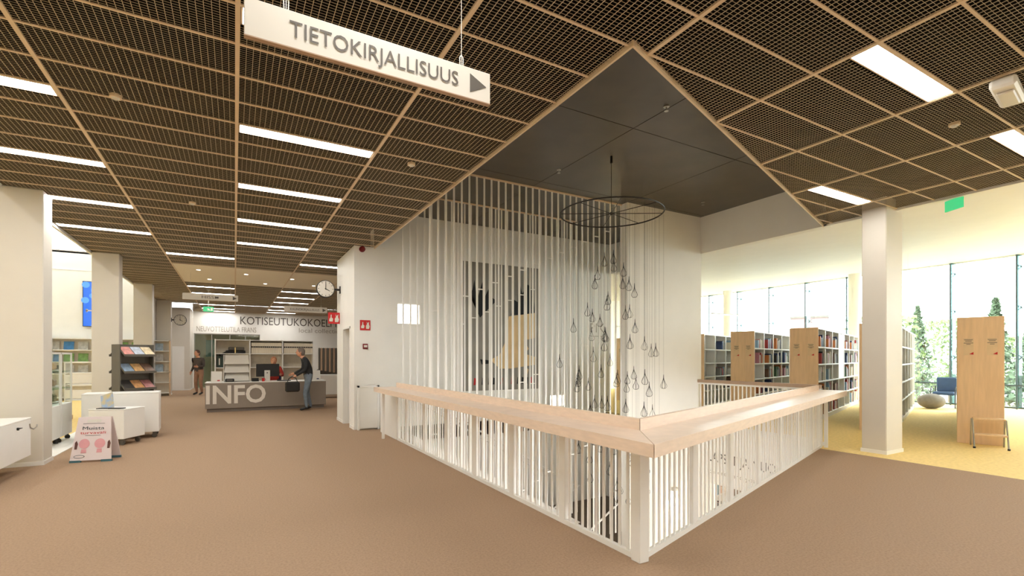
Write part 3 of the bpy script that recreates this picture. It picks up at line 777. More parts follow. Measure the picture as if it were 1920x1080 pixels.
    if bag:
        hb = Vector(P['lha']) * s
        bt = thing('shoulder_bag', 'black shoulder bag held by the person at the information desk', 'bag', tuple(Vector(loc) + Matrix.Rotation(rz, 3, 'Z') @ Vector((hb.x + .02, hb.y + .05, hb.z - .42))), rz)
        bbox(-.2, .2, -.07, .07, 0, .3, b=.04).build('body', M_black, bt)
        MB().tube([(-.14, 0, .29), (-.1, 0, .4), (0, 0, .45), (.1, 0, .4), (.14, 0, .29)], .012, 6).build('strap', M_black, bt)
    return t
M_jean = mat('jeans', (112, 124, 136), .85, .12, 14); M_jkt = mat('dark_jacket', (40, 41, 42), .8, .15, 10); M_hairg = mat('grey_hair', (120, 108, 98), .8, .1, 20); M_hairb = mat('brown_hair', (84, 58, 42), .8, .1, 20)
person('person in dark jacket and jeans standing at the information desk with a bag', (1.98, 16.25, 0), math.pi, 1.9,
       {'chest': (.08, 0, 1.33), 'neck': (.15, 0, 1.5), 'skull': (.2, 0, 1.58), 'lel': (.1, .24, 1.16), 'lwr': (.34, .2, 1.0), 'lha': (.42, .19, .94), 'rel': (.12, -.24, 1.16), 'rwr': (.36, -.2, 1.04), 'rha': (.44, -.19, 1.02),
        'lsh': (.08, .19, 1.42), 'rsh': (.08, -.19, 1.42), 'lknee': (.1, .1, .5), 'rknee': (.02, -.1, .5), 'lank': (.06, .11, .09), 'ltoe': (.24, .12, .04), 'rank': (-.08, -.11, .09), 'rtoe': (.1, -.12, .04)}, M_jkt, M_jean, M_hairg, bag=True)
person('person in brown clothing standing by the glazed meeting room', (-1.35, 25.4, 0), -2.2, 1.92, {'lel': (.05, .24, 1.15), 'lwr': (.3, .18, 1.12), 'lha': (.38, .16, 1.14)}, mat('dark_top', (74, 64, 58), .85, .1, 10), mat('brown_cloth', (150, 112, 88), .85, .1, 10), M_hairb)
sit = {'pel': (0, 0, .55), 'belly': (.01, 0, .72), 'chest': (.05, 0, .95), 'neck': (.1, 0, 1.13), 'skull': (.14, 0, 1.22)}
for sd, q in ((1, 'l'), (-1, 'r')):
    sit[q + 'hip'] = (.05, .1 * sd, .53); sit[q + 'knee'] = (.46, .13 * sd, .52); sit[q + 'ank'] = (.44, .13 * sd, .09); sit[q + 'toe'] = (.6, .14 * sd, .04)
    sit[q + 'sh'] = (.05, .19 * sd, 1.05); sit[q + 'el'] = (.12, .25 * sd, .82); sit[q + 'wr'] = (.36, .18 * sd, .86); sit[q + 'ha'] = (.44, .16 * sd, .87)
person('person in red seated behind the computer screen at the desk', (1.15, 18.55, .12), -math.pi / 2, 1.9, sit, mat('red_top', (190, 60, 48), .8, .1, 10), M_jkt, mat('ginger_hair', (176, 118, 84), .8, .1, 20))
oc = thing('office_chair', 'dark blue office chair under the seated person', 'chair', (1.15, 18.65, 0), -math.pi / 2)
M_blue = mat('dark_blue_fabric', (42, 48, 92), .85, .08, 12)
bbox(-.25, .28, -.26, .26, .46, .54, b=.03).build('seat', M_blue, oc); bbox(-.42, -.36, -.27, .27, .62, 1.32, b=.025).build('backrest', M_blue, oc)
b = MB(); b.cyl((0, 0, .1), (0, 0, .46), .03, n=8); b.box(-.4, -.1, -.03, .03, .44, .48); b.box(-.41, -.37, -.03, .03, .44, .7); b.build('column', M_black, oc)
for i in range(5):
    a = 2 * math.pi * i / 5; b = MB(); b.cyl((0, 0, .12), (.32 * math.cos(a), .32 * math.sin(a), .09), .025, .018, n=6); b.ell((.32 * math.cos(a), .32 * math.sin(a), .04), .04, .04, .04, 8, 6); b.build('leg', M_black, oc)

# ================================================================== INFORMATION DESK AREA
dk = thing('information_desk', 'long taupe information desk with large white INFO letters', 'desk', (.92, 17.0, 0), -.02)
bbox(-1.68, 1.68, 0, .8, .1, .86, b=.005).build('front', M_desk, dk); MB().box(-1.64, 1.62, .05, .76, 0, .1).build('plinth', M_desk2, dk)
bbox(-1.69, 1.69, -.01, .82, .86, .885, b=.004).build('desktop', M_lacq, dk)
text('lettering', 'INFO', (-1.66, -.006, .26), (1, 0, 0), (0, 0, 1), M_letter, dk, width=1.58, height=.53, bold=.022)
DT = .885
def desk_thing(name, label, cat, x, y, rz=0): return thing(name, label, cat, (.92 + x, 17.0 + y, DT), rz)
t = desk_thing('computer_monitor', 'black computer monitor seen from behind on the information desk', 'monitor', 0, .42)
bbox(-.33, .33, -.02, .02, .14, .54, b=.01).build('screen', M_black, t); bbox(-.1, .06, -.05, -.03, .0, .34).build('stand', M_sign, t); bbox(-.14, .1, -.12, .1, 0, .012).build('foot', M_sign, t); MB().cyl((-.02, -.056, .26), (-.02, -.05, .26), .02, n=10).build('badge', M_grey, t)
t = desk_thing('leaflet_tower', 'white three-step leaflet tower on the information desk', 'leaflet holder', -.86, .4)
for i in range(3):
    z = .02 + i * .26
    b = MB(); b.add([(-.34, -.1, z), (.34, -.1, z), (.3, .06, z + .27), (-.3, .06, z + .27), (-.34, -.085, z), (.34, -.085, z), (.3, .075, z + .27), (-.3, .075, z + .27)], [(0, 1, 2, 3), (7, 6, 5, 4), (0, 4, 5, 1), (1, 5, 6, 2), (2, 6, 7, 3), (3, 7, 4, 0)]); b.build('tray', M_sign, t)
b = MB(); b.box(-.36, -.34, -.08, .14, 0, .82); b.box(.34, .36, -.08, .14, 0, .82); b.box(-.36, .36, .12, .14, 0, .82); b.build('frame', M_sign, t)
for i, (x, lab) in enumerate(((-1.4, 'white leaflet stand at the left end of the information desk'), (1.42, 'white leaflet stand at the right end of the information desk'))):
    t = desk_thing('leaflet_stand', lab, 'leaflet holder', x, .3)
    b = MB(); b.add([(-.14, 0, 0), (.14, 0, 0), (.14, .1, .32), (-.14, .1, .32), (-.14, .012, 0), (.14, .012, 0), (.14, .112, .32), (-.14, .112, .32)], [(0, 1, 2, 3), (7, 6, 5, 4), (0, 4, 5, 1), (1, 5, 6, 2), (2, 6, 7, 3), (3, 7, 4, 0)]); b.build('panel', M_sign, t)
    MB().box(-.14, .14, 0, .14, 0, .01).build('base', M_sign, t); MB().box(.02, .09, -.004, .008, .03, .06).build('printed_block', M_red if i == 0 else M_blue, t)
t = desk_thing('telephone', 'black desk telephone beside the leaflet tower', 'telephone', -.36, .3); bbox(-.1, .1, -.08, .08, 0, .06, b=.015).build('base', M_black, t); bbox(-.1, .1, -.03, .03, .06, .1, b=.012).build('handset', M_black, t)
t = desk_thing('card_reader', 'black card reader between leaflets and telephone', 'card reader', -1.05, .2); bbox(-.12, .12, -.07, .07, 0, .1, b=.02).build('body', M_black, t); MB().box(-.08, .08, -.075, -.07, .03, .08).build('slot', M_grey, t)
t = desk_thing('keyboard', 'black keyboard below the monitor', 'keyboard', .45, .2); bbox(-.2, .2, -.07, .07, 0, .02).build('case', M_black, t); MB().box(-.18, .18, -.055, .055, .02, .026).build('keys', M_grey, t)
t = desk_thing('red_cup', 'red cup left of the monitor stand', 'cup', -.14, .18); MB().cyl((0, 0, 0), (0, 0, .1), .035, .045, n=12).build('bowl', M_red, t); MB().tube([(.04, 0, .08), (.07, 0, .06), (.04, 0, .02)], .006, 5).build('handle', M_red, t)

# shelving with binders behind the desk
sh = thing('binder_shelving', 'white three-bay shelving full of cream binders behind the desk', 'shelving', (1.15, 22.6, 0))
for x in (-1.82, -.61, .6, 1.8): MB().box(x - .02, x + .02, 0, .4, 0, 2.37).build('upright', M_lacq, sh)
for z in (.1, .68, 1.24, 1.8, 2.35): MB().box(-1.8, 1.8, 0, .4, z - .025, z).build('shelf', M_lacq, sh)
MB().box(-1.8, 1.8, .38, .4, 0, 2.35).build('back_panel', mat('shelf_back', (200, 190, 172), .7), sh)
M_bind = mat('cream_binder', (224, 212, 190), .6, .06, 9)
bd = MB(); bd.box(0, .066, 0, .3, 0, .44); b0 = None
def mk_binder(x, z, lab, grp):
    global b0
    if b0 is None: o = b0 = bd.build('binder', M_bind); o.location = Vector((x, 22.66, z)) * K
    else: o = inst(b0, 'binder', None, (x, 22.66, z))
    tag(o, lab, 'binder', grp)
    MB().box(.006, .06, -.003, 0, .24, .3).build('label_patch', M_black, o)
for bay, (x0, name_) in enumerate(((.56, 'middle'), (1.77, 'right'))):
    for j in range(16): mk_binder(x0 + .03 + j * .0705, 1.8, f'cream binder with black label on the top shelf of the {name_} bay', f'binders in the {name_} bay')
t = thing('equipment_case', 'folded black equipment lying on the top shelf of the left bay', 'equipment', (-.1, 22.7, 1.8), .15)
M0 = Matrix.Rotation(-.5, 4, 'Y')
MB().box(-.3, .1, 0, .2, .0, .1, M=Matrix.Translation((-.1, 0, .02)) @ M0).build('tube', M_black, t); bbox(-.2, .5, .02, .2, .0, .12, b=.02).build('case', M_black, t); bbox(-.1, .45, .0, .2, .13, .26, b=.02).build('case', M_rack, t); MB().box(.1, .14, -.01, 0, .02, .24).build('strap', M_yellow, t)
t = thing('folder_stack', 'dark green folders on the lower shelf of the left bay', 'folders', (-.45, 22.7, 1.24)); bbox(-.15, .2, 0, .25, 0, .46).build('folders', mat('dark_green', (52, 66, 58), .7), t); MB().box(-.1, -.06, -.004, 0, .1, .36).build('spine_label', M_sign, t)
# white trolley and striped shade right of the desk
t = thing('book_trolley', 'white trolley on castors right of the information desk, partly behind the lift', 'trolley', (3.4, 21.2, 0))
bbox(-.5, .5, -.3, .3, .14, .94).build('body', M_lacq, t)
for x in (-.4, .4):
    b = MB(); b.ell((x, -.22, .06), .05, .03, .06, 10, 6); b.cyl((x, -.22, .06), (x, -.22, .14), .02, n=6); b.build('castor', M_black, t)
t = thing('striped_chair', 'grey-brown vertically striped upholstered chair back behind the white trolley', 'chair', (3.6, 22.2, 0))
for i in range(12): bbox(-.5 + i * .085, -.42 + i * .085, 0, .1, 1.1 - .2 * (i / 12), 2.05, b=.015).build('stripe', M_rail2 if i % 2 else M_rack, t)
bbox(-.5, .52, .1, .6, .4, 1.15, b=.06).build('seat', M_rack, t)
for x in (-.45, .45): MB().cyl((x, .3, 0), (x, .3, .42), .025, n=6).build('leg', M_black, t)

# ================================================================== LEFT SIDE: CARTS, SIGN, RACK, CASES
def cart(name, label, loc, rz, w, d, z0, z1, castor_in=.08):
    t = thing(name, label, 'cart', loc, rz, 'white display carts on castors')
    bbox(-w / 2, w / 2, -d / 2, d / 2, z0, z1 - .02, b=.006).build('body', M_lacq, t); bbox(-w / 2 - .004, w / 2 + .004, -d / 2 - .004, d / 2 + .004, z1 - .02, z1).build('top', M_lacq, t)
    for x in (-1, 1):
        for y in (-1, 1):
            cx, cy_ = x * (w / 2 - castor_in), y * (d / 2 - castor_in)
            b = MB(); b.cyl((cx, cy_ - .015, .045), (cx, cy_ + .015, .045), .045, n=12); b.box(cx - .03, cx + .03, cy_ - .025, cy_ + .025, .06, z0); b.build('castor', M_rack, t)
    return t
sc_ = cart('display_cart', 'small white cart on castors with an open book on top, behind the A-board', (-1.92, 11.70, 0), math.radians(-26), .62, .56, .12, .67)
cart('display_cart', 'taller white cart on castors below the magazine rack', (-1.95, 12.45, 0), math.radians(3), 1.2, .6, .12, .92)
cb = cart('storage_cabinet', 'white cabinet with lock and hook at the left edge of the view', (-2.95, 8.75, 0), 0, .76, 1.74, .2, .75, .3)
del cb['group']
b = MB(); b.cyl((.38, .35, .64), (.4, .35, .64), .02, n=10); b.box(.4, .43, .3, .37, .645, .655); b.build('lock', M_black, cb)
MB().tube([(.385, .8, .66), (.385, .83, .6), (.4, .9, .57), (.42, .96, .6), (.42, .97, .63)], .008, 6).build('hook', M_steel, cb)
t = thing('open_book', 'open illustrated book propped on the small white cart', 'book', (-1.98, 11.6, .67), math.radians(-26))
Mx = Matrix.Translation((0, .02, .0)) @ Matrix.Rotation(math.radians(-62), 4, 'X')
MB().box(-.2, .02, -.01, .01, .0, .32, M=Matrix.Translation((-.05, .08, 0)) @ Matrix.Rotation(math.radians(-20), 4, 'Y') @ Matrix.Rotation(math.radians(-20), 4, 'X')).build('cover', mat('book_photo', (120, 150, 190), .5, .4, 9, var2=(214, 190, 120)), t)
MB().box(-.2, .0, -.12, .0, .002, .016).build('page_block', M_black, t); MB().box(.02, .24, -.14, .0, .002, .016).build('page_block', M_black, t)
ab = thing('a_board', 'pale pink folding floor sign reading Muista turvaväli', 'floor sign', (-1.9, 9.95, 0), math.radians(-12))
M_pink = mat('pale_pink_board', (226, 212, 210), .45, .01, 4); M_teal = mat('teal_foot', (66, 108, 118), .5); M_pk = mat('pink_print', (222, 160, 164), .5); M_dteal = mat('dark_teal_print', (44, 62, 66), .5)
lean = .3
def on_board(u, v): return (u, -lean * (1 - v / .68) * .5 + .0, v)
for sgn in (-1, 1):
    b = MB(); v = []
    for yy in (0, .015 * sgn):
        for (u, z) in ((-.265, .03), (.265, .03), (.21, .68), (-.21, .68)): v.append((u, sgn * (.02 + .14 * (1 - z / .68)) + yy, z))
    b.add(v, [(0, 1, 2, 3), (7, 6, 5, 4), (0, 4, 5, 1), (1, 5, 6, 2), (2, 6, 7, 3), (3, 7, 4, 0)]); b.build('board', M_pink, ab)
    for x in (-.2, .2): MB().box(x - .07, x + .07, sgn * .155 - .014, sgn * .155 + .02, 0, .035).build('foot', M_teal, ab)
wv = Vector((0, .14 / .68, 1)).normalized()
def bpt(u, z): return Vector((u, -(.02 + .14 * (1 - z / .68)) - .017, z))
MB().plate([(-.09, 0), (.09, 0), (.09, .045), (-.09, .045)], bpt(0, .6), (1, 0, 0), wv, .003).build('handle_cutout', M_sign, ab)
for z, a in ((.58, .14), (.4, .1)): MB().plate([(-a, 0), (a, 0), (a, .004), (-a, .004)], bpt(0, z), (1, 0, 0), wv, .003).build('printed_rule', M_dteal, ab)
text('lettering', 'Muista', bpt(-.14, .49), (1, 0, 0), wv, M_dteal, ab, width=.28, height=.05); text('lettering', 'turvaväli', bpt(-.165, .425), (1, 0, 0), wv, M_red, ab, width=.33, height=.04)
for u in (-.1, .1):
    pl = [(.07 * math.cos(2 * math.pi * i / 16), .24 + .075 * math.sin(2 * math.pi * i / 16)) for i in range(16)]
    MB().plate([(a + u, c_ - .2) for a, c_ in pl], bpt(0, .24), (1, 0, 0), wv, .003).build('printed_head', M_pk, ab); MB().plate([(u - .035, -.06), (u + .035, -.06), (u + .03, .0), (u - .03, .0)], bpt(0, .2), (1, 0, 0), wv, .003).build('printed_neck', M_pk, ab)
for u in (-.22, .2): MB().plate([(u, 0), (u + .03, .0), (u + .04, .08), (u + .02, .13), (u, .1)], bpt(0, .2), (1, 0, 0), wv, .003).build('printed_figure', mat('print_brown', (96, 58, 50), .6), ab)
pl = [(-.15 + .07 * math.cos(2 * math.pi * i / 16), .08 + .025 * math.sin(2 * math.pi * i / 16)) for i in range(16)]
MB().plate([(a, c_ - .07) for a, c_ in pl], bpt(0, .08), (1, 0, 0), wv, .002).build('printed_emblem', M_dteal, ab); MB().plate([(-.15 + .062 * math.cos(2 * math.pi * i / 16), .01 + .018 * math.sin(2 * math.pi * i / 16)) for i in range(16)], bpt(0, .08) - Vector((0, .002, 0)), (1, 0, 0), wv, .002).build('printed_emblem', M_pink, ab)

rk = thing('magazine_rack', 'dark grey magazine rack with sloping shelves behind the taller white cart', 'rack', (-1.93, 13.4, 0), math.radians(35))
for x in (-.33, .31): MB().box(x, x + .02, -.16, .16, 0, 1.9).build('side_panel', M_rack, rk)
MB().box(-.31, .31, -.01, .01, .1, 1.9).build('back_panel', M_rack, rk); MB().box(-.33, .33, -.2, .2, 0, .08).build('base', M_rack, rk)
covers = [(206, 110, 96), (196, 186, 172), (70, 66, 64), (214, 160, 110), (178, 120, 118), (148, 168, 190), (222, 176, 120), (120, 92, 76), (200, 130, 120), (168, 176, 190), (210, 190, 150), (150, 100, 90)]
ci = 0
for si, z in enumerate((.62, 1.0, 1.36, 1.72)):
    for sg in (-1, 1):
        b = MB(); b.add([(-.31, sg * .01, z + .14), (.31, sg * .01, z + .14), (.31, sg * .3, z - .06), (-.31, sg * .3, z - .06), (-.31, sg * .01, z + .125), (.31, sg * .01, z + .125), (.31, sg * .3, z - .075), (-.31, sg * .3, z - .075)], [(3, 2, 1, 0), (4, 5, 6, 7), (0, 1, 5, 4), (1, 2, 6, 5), (2, 3, 7, 6), (3, 0, 4, 7)])
        b.box(-.31, .31, sg * .3 - .006, sg * .3 + .006, z - .08, z - .03); b.build('sloping_shelf', M_rack, rk)
    for j in range(3 if si else 2):
        ml = Matrix.Translation(Vector((-1.93, 13.4, 0))) @ Matrix.Rotation(math.radians(35), 4, 'Z')
        p = ml @ Vector((-.2 + j * .2, -.285, z - .052)); cc = covers[ci % 12]; ci += 1
        o = MB().box(-.09, .09, 0, .3, 0, .012).build('magazine', mat(f'magazine_cover_{ci}', cc, .4, .25, 12)); o.location = p * K
        o.rotation_euler = (Matrix.Rotation(math.radians(35), 3, 'Z') @ Matrix.Rotation(math.radians(34.6), 3, 'X')).to_euler()
        tag(o, f'{ORD_[j]} magazine from the left on the {["lowest", "third", "second", "top"][si]} sloping shelf of the dark rack', 'magazine', 'magazines on the dark rack')
def glass_case(label, y0, y1):
    t = thing('glass_display_case', label, 'display case', (-3.1, (y0 + y1) / 2, 0), 0, 'glass display cases'); h = (y1 - y0) / 2 - .01
    bbox(-.26, .26, -h, h, .12, .73).build('cabinet', M_lacq, t)
    MB().box(-.25, .25, -h + .01, h - .01, .73, 1.68).build('glass_box', M_glass, t)
    b = MB()
    for x in (-.26, .235):
        for y in (-h, h - .025): b.box(x, x + .025, y, y + .025, .73, 1.7)
    b.box(-.26, .26, -h, h, 1.68, 1.71); b.build('frame', M_lacq, t)
    for z in (1.02, 1.34): MB().box(-.24, .24, -h + .02, h - .02, z, z + .012).build('glass_shelf', M_gglass, t)
    for x in (-.2, .2):
        for y in (-h + .06, h - .06): b = MB(); b.ell((x, y, .045), .045, .025, .045, 8, 6); b.cyl((x, y, .05), (x, y, .12), .02, n=6); b.build('castor', M_black, t)
    for i, (z, m_) in enumerate(((.74, mat('olive_item', (120, 116, 88), .7, .2, 10)), (1.032, M_rail2), (1.352, M_oak))):
        o = thing('exhibit', f'small {["olive", "brown", "wooden"][i]} exhibit inside the {"nearer" if y0 < 12 else "farther"} glass display case', 'exhibit', (-3.1, (y0 + y1) / 2 + .05, z)); bbox(-.12, .12, -.14, .14, 0, .03).build('stand', M_sign, o); bbox(-.08, .08, -.1, .1, .03, .17, b=.03).build('item', m_, o)
glass_case('glass display case on castors nearest the first white column', 11.5, 12.2)
glass_case('glass display case on castors farther from the first white column', 12.22, 12.93)
t = thing('display_shelf', 'white open shelf with box panels behind the glass cases', 'shelf', (-3.5, 16.9, 0))
for x in (-.33, .31): MB().box(x, x + .025, -.2, .2, 0, 1.5).build('upright', M_lacq, t)
for z in (.5, .9, 1.2, 1.48): MB().box(-.31, .31, -.2, .2, z, z + .025).build('shelf', M_lacq, t)
for z in (.56, .96): MB().box(-.31, .31, -.21, -.19, z, z + .22).build('box_panel', M_lacq, t)
for x in (-.28, .25): MB().box(x, x + .05, -.15, .15, 0, .1).build('foot', M_oak, t)
for (x0, x1, y, lab, wood) in ((-7.4, -4.55, 24.35, 'wide white bookcase below the blue screen on the daylit end wall', 0), (-4.5, -3.2, 24.35, 'narrower white bookcase on the daylit end wall between the columns', 0), (-3.05, -2.42, 25.55, 'tall narrow bookcase with wooden side in front of a distant column', 1)):
    t = thing('wall_bookcase', lab, 'bookcase', ((x0 + x1) / 2, y, 0)); w = (x1 - x0) / 2
    for x in [-w] + [q for q in (0,) if w > .8] + [w - .03]: MB().box(x, x + .03, 0, .38, 0, 2.37).build('upright', M_oak if wood else M_lacq, t)
    for z in (.1, .55, 1.0, 1.45, 1.9, 2.34): MB().box(-w, w, 0, .38, z, z + .03).build('shelf', M_lacq, t)
    MB().box(-w, w, .36, .38, 0, 2.37).build('back_panel', mat('shelf_back2', (226, 218, 204), .7), t)
    cols = [(60, 130, 190), (70, 66, 60), (190, 188, 182), (120, 160, 90), (170, 190, 205), (150, 130, 110)]
    k = 0; rdb = random.Random(int(x0 * -10))
    for z in (1.93, 1.48, 1.03):
        for j in range(int(2 * w / .42)):
            qi = rdb.randrange(6); cc = cols[qi]; k += 1
            o = thing('display_book', f'{["blue", "dark", "grey", "green", "pale blue", "brown"][qi]} display book, {ORD_[j]} from left, {["top", "second", "third"][(1.93, 1.48, 1.03).index(z)]} shelf, {["wide", "narrower", "wooden-sided"][0 if x0 < -7 else (1 if x0 < -4 else 2)]} wall bookcase', 'book', ((x0 + x1) / 2 - w + .22 + j * .42, y + .2, z), 0, 'display books on the end wall bookcases')
            MB().box(-.15, .15, 0, .02, 0, .32, M=Matrix.Rotation(-.2, 4, 'X')).build('cover', mat(f'display_{cc[0]}', cc, .5, .25, 9), o); MB().box(-.14, .14, .02, .035, 0.005, .31, M=Matrix.Rotation(-.2, 4, 'X')).build('page_block', M_sign, o)
scn = thing('wall_screen', 'tall blue information screen high on the daylit end wall', 'screen', (-5.13, 24.78, 2.84))
MB().box(0, 1.0, -.05, 0, 0, 1.76).build('frame', M_black, scn); MB().box(.02, .98, -.055, -.05, .02, 1.74).build('display', M_screen, scn)
b = MB()
for cx, cz, r in ((.1, 1.62, .12), (.42, 1.42, .17), (.08, 1.02, .12), (.3, 1.2, .1)):
    b.plate([(cx + r * math.cos(2 * math.pi * i / 18), cz + r * math.sin(2 * math.pi * i / 18)) for i in range(18)], (0, -.058, 0), (1, 0, 0), (0, 0, 1), .001)
b.build('printed_circle', emit('screen_light_blue', (.08, .3, .8), 1.0, .03), scn)
b = MB(); b.box(.1, .3, -.06, -.058, .6, .64); b.box(.1, .16, -.06, -.058, .56, .68); b.build('printed_fork', M_sign, scn)
MB().plate([(.25, .03), (.6, .03), (.6, .45), (.42, .3)], (0, -.058, 0), (1, 0, 0), (0, 0, 1), .001).build('printed_shape', M_sign, scn)

# ================================================================== RIGHT SIDE: BOOKCASES, SEATS, OUTSIDE
BA = math.radians(18.5)
BL, BW, BH = 7.0, .62, 2.37
TIERS = (.13, .58, 1.02, 1.46, 1.9)
def make_case(label, loc):
    t = thing('bookcase', label, 'bookcase', (*loc, 0), BA, 'double-sided bookcases with birch ends')
    w = BW / 2
    bbox(-.03, 0, -w - .01, w + .01, 0, BH + .005).build('end_panel', M_oak, t)
    MB().box(0, BL, -.012, .012, .1, BH - .02).build('back_panel', M_lacq, t)
    MB().box(0, BL, -w + .02, w - .02, 0, .1).build('plinth', M_lacq, t)
    bbox(0, BL, -w, w, BH - .03, BH).build('top', M_lacq, t)
    up = MB().box(-.026, .026, -w, w, .1, BH - .03).build('upright', M_lacq, t); up.location = Vector((.026, 0, 0)) * K
    for i in range(1, 8): inst(up, 'upright', t, (BL * i / 7 - .026, 0, 0))
    for z in TIERS: bbox(.026, BL, -w, w, z - .036, z, b=.003).build('shelf', M_lacq, t)
    # two notices on the end panel
    for y in (.16, -.16):
        p = MB().box(-.036, -.031, y - .07, y + .07, 1.66, 1.98).build('notice', mat('notice_paper', (222, 194, 156), .6), t)
        b = MB()
        for q, (z, ww) in enumerate(((1.95, .06), (1.925, .045), (1.89, .065), (1.865, .03))): b.box(-.039, -.036, y - ww, y + ww, z - .006, z + .004)
        b.build('printed_line', M_grey, p)
        MB().plate([(-.07, 0), (-.01, .01), (-.07, .05)], (-.037, y, 1.67), (0, 1, 0), (0, 0, 1), -.002).build('printed_arrow', M_red, p)
    return t
CASES = [((12.1, 3.67), 'bookcase with birch end standing alone right of the white column, step stool in front'), ((12.25, 5.42), 'bookcase partly hidden behind the square white column'),
         ((12.62, 7.22), 'long bookcase whose birch end rises just left of the square white column'), ((12.65, 8.97), 'bookcase with birch end above the middle of the far railing'),
         ((12.75, 10.75), 'bookcase beside the edge of the stairwell wall, only its shelves showing'), ((12.95, 14.2), 'bookcase seen through the gap behind the stairwell wall')]
for loc, lab in CASES: make_case(lab, loc)
BCOL = [('red', (168, 52, 46)), ('dark blue', (48, 66, 110)), ('cream', (224, 214, 194)), ('black', (38, 36, 36)), ('green', (86, 120, 84)), ('white', (232, 230, 226)), ('orange', (206, 122, 62)), ('grey', (140, 138, 136)), ('pale blue', (140, 172, 200)), ('brown', (120, 88, 66)), ('pink', (196, 132, 146))]
BK = {}
def book_src(ci):
    if ci not in BK:
        b = MB(); b.box(0, 1, 0, 1, 0, 1)  # unit volume: replaced below by cover boards and pages
        b = MB(); b.box(0, .12, 0, 1, 0, 1, 0); b.box(.88, 1, 0, 1, 0, 1, 0); b.box(.12, .88, 0, .05, 0, 1, 0); b.box(.12, .88, .05, .96, .02, .97, 1)
        me = b.mesh('book'); me.materials.append(mat('book_' + BCOL[ci][0].replace(' ', '_'), BCOL[ci][1], .5, .12, 15)); me.materials.append(M_sign)
        for p, i in zip(me.polygons, b.mi): p.material_index = i
        BK[ci] = me
    return BK[ci]
nb = 0
def put_books(base, rz, x0, x1, y_front, z, where, rnd, fill=.7, maxn=9, gap=0.0):
    """a run of upright books on one shelf, spines towards -y of the case"""
    global nb
    x = x0; end = x0 + (x1 - x0) * fill; n = 0
    R_ = Matrix.Rotation(rz, 3, 'Z')
    while x < end and n < maxn:
        t_ = rnd.uniform(.035, .08); h = rnd.uniform(.22, .36); d = rnd.uniform(.17, .24); ci = rnd.randrange(len(BCOL))
        o = bpy.data.objects.new('book', book_src(ci)); C.objects.link(o)
        p = Vector(base) + R_ @ Vector((x, y_front + .03, z)); o.location = p * K; o.rotation_euler = (0, 0, rz); o.scale = (t_, d, h)
        tag(o, f'{BCOL[ci][0]} book, {where}', 'book', f'books on the {where}'); x += t_ + .004 + gap; n += 1; nb += 1
rb = random.Random(5)
ORD = ['first', 'second', 'third', 'fourth', 'fifth', 'sixth', 'seventh']
TN = ['lowest', 'second lowest', 'middle', 'second highest', 'highest']
for ci_, bays, nm, mx in ((2, range(7), 'bookcase left of square column', 6), (3, range(4), 'bookcase above far railing', 6), (4, range(1, 4), 'bookcase beside stairwell wall', 5)):
    loc = CASES[ci_][0]
    for b_ in bays:
        if ci_ == 2 and b_ == 3: continue
        for ti, z in enumerate(TIERS):
            if (ci_ > 2 and ti == 0) or rb.random() < .08: continue
            n_ = rb.randint(mx - 2, mx); sp = n_ * .085
            put_books((*loc, 0), BA, b_ + .97 - sp, b_ + .98, -BW / 2, z, f'{TN[ti]} shelf, {ORD[b_]} bay, {nm}', rb, 1.0, n_, .022)
for zi, z in enumerate((.1, .66, 1.22)): put_books((13.9, 11.0, LOW), .33, -.82, .8, -.3, z, f'{["lowest", "middle", "top"][zi]} shelf of the low bookcase downstairs', rb, .9, 9, .05)
cl = MB(); cl.box(3 + .02, 4 - .02, -BW / 2 + .01, -BW / 2 + .03, 1.02, BH - .04)
o = cl.build('closed_panel', M_lacq); par = [q for q in bpy.data.objects if q.name.startswith('bookcase') and q.get('label', '').startswith('long bookcase')][0]; o.parent = par

t = thing('step_stool', 'two-step stool with wooden treads and steel legs in front of the lone bookcase', 'step stool', (11.78, 3.45, 0), math.radians(-66))
for z, y, d in ((.52, .08, .2), (.25, -.08, .2)): bbox(-.21, .21, y - d / 2, y + d / 2, z - .03, z, b=.005).build('tread', M_oak, t)
for x in (-.22, .22):
    b = MB(); b.tube([(x, -.22, 0), (x, .0, .5)], .014, 6); b.build('leg', M_steel, t); b = MB(); b.tube([(x, .2, 0), (x, .12, .5)], .014, 6); b.build('leg', M_steel, t)
    MB().cyl((x, -.22, 0), (x, -.22, .03), .02, n=8).build('foot', M_black, t)
M_bl2 = mat('blue_seat', (62, 84, 120), .8, .06, 12)
t = thing('armchair', 'blue upholstered chair with a black metal frame by the window', 'chair', (20.1, 6.95, 0), math.radians(8))
bbox(-.3, .25, -.27, .27, .42, .52, b=.03).build('seat', M_bl2, t); bbox(.22, .32, -.27, .27, .5, .98, b=.03).build('backrest', M_bl2, t)
for y in (-.3, .3): MB().tube([(.28, y, .7), (-.25, y, .68), (-.32, y, .6), (-.32, y, .02), (.26, y, .02), (.26, y, .7)], .014, 6).build('side_frame', M_wire, t)
t = thing('pouf', 'round grey felt pouf on the yellow carpet by the window', 'pouf', (19.35, 7.05, 0))
MB().ell((0, 0, .24), .36, .36, .24, 18, 10).build('cushion', mat('grey_felt', (124, 116, 106), .9, .08, 14), t, smooth=True); MB().cyl((0, 0, .46), (0, 0, .485), .05, n=10).build('button', M_rack, t)
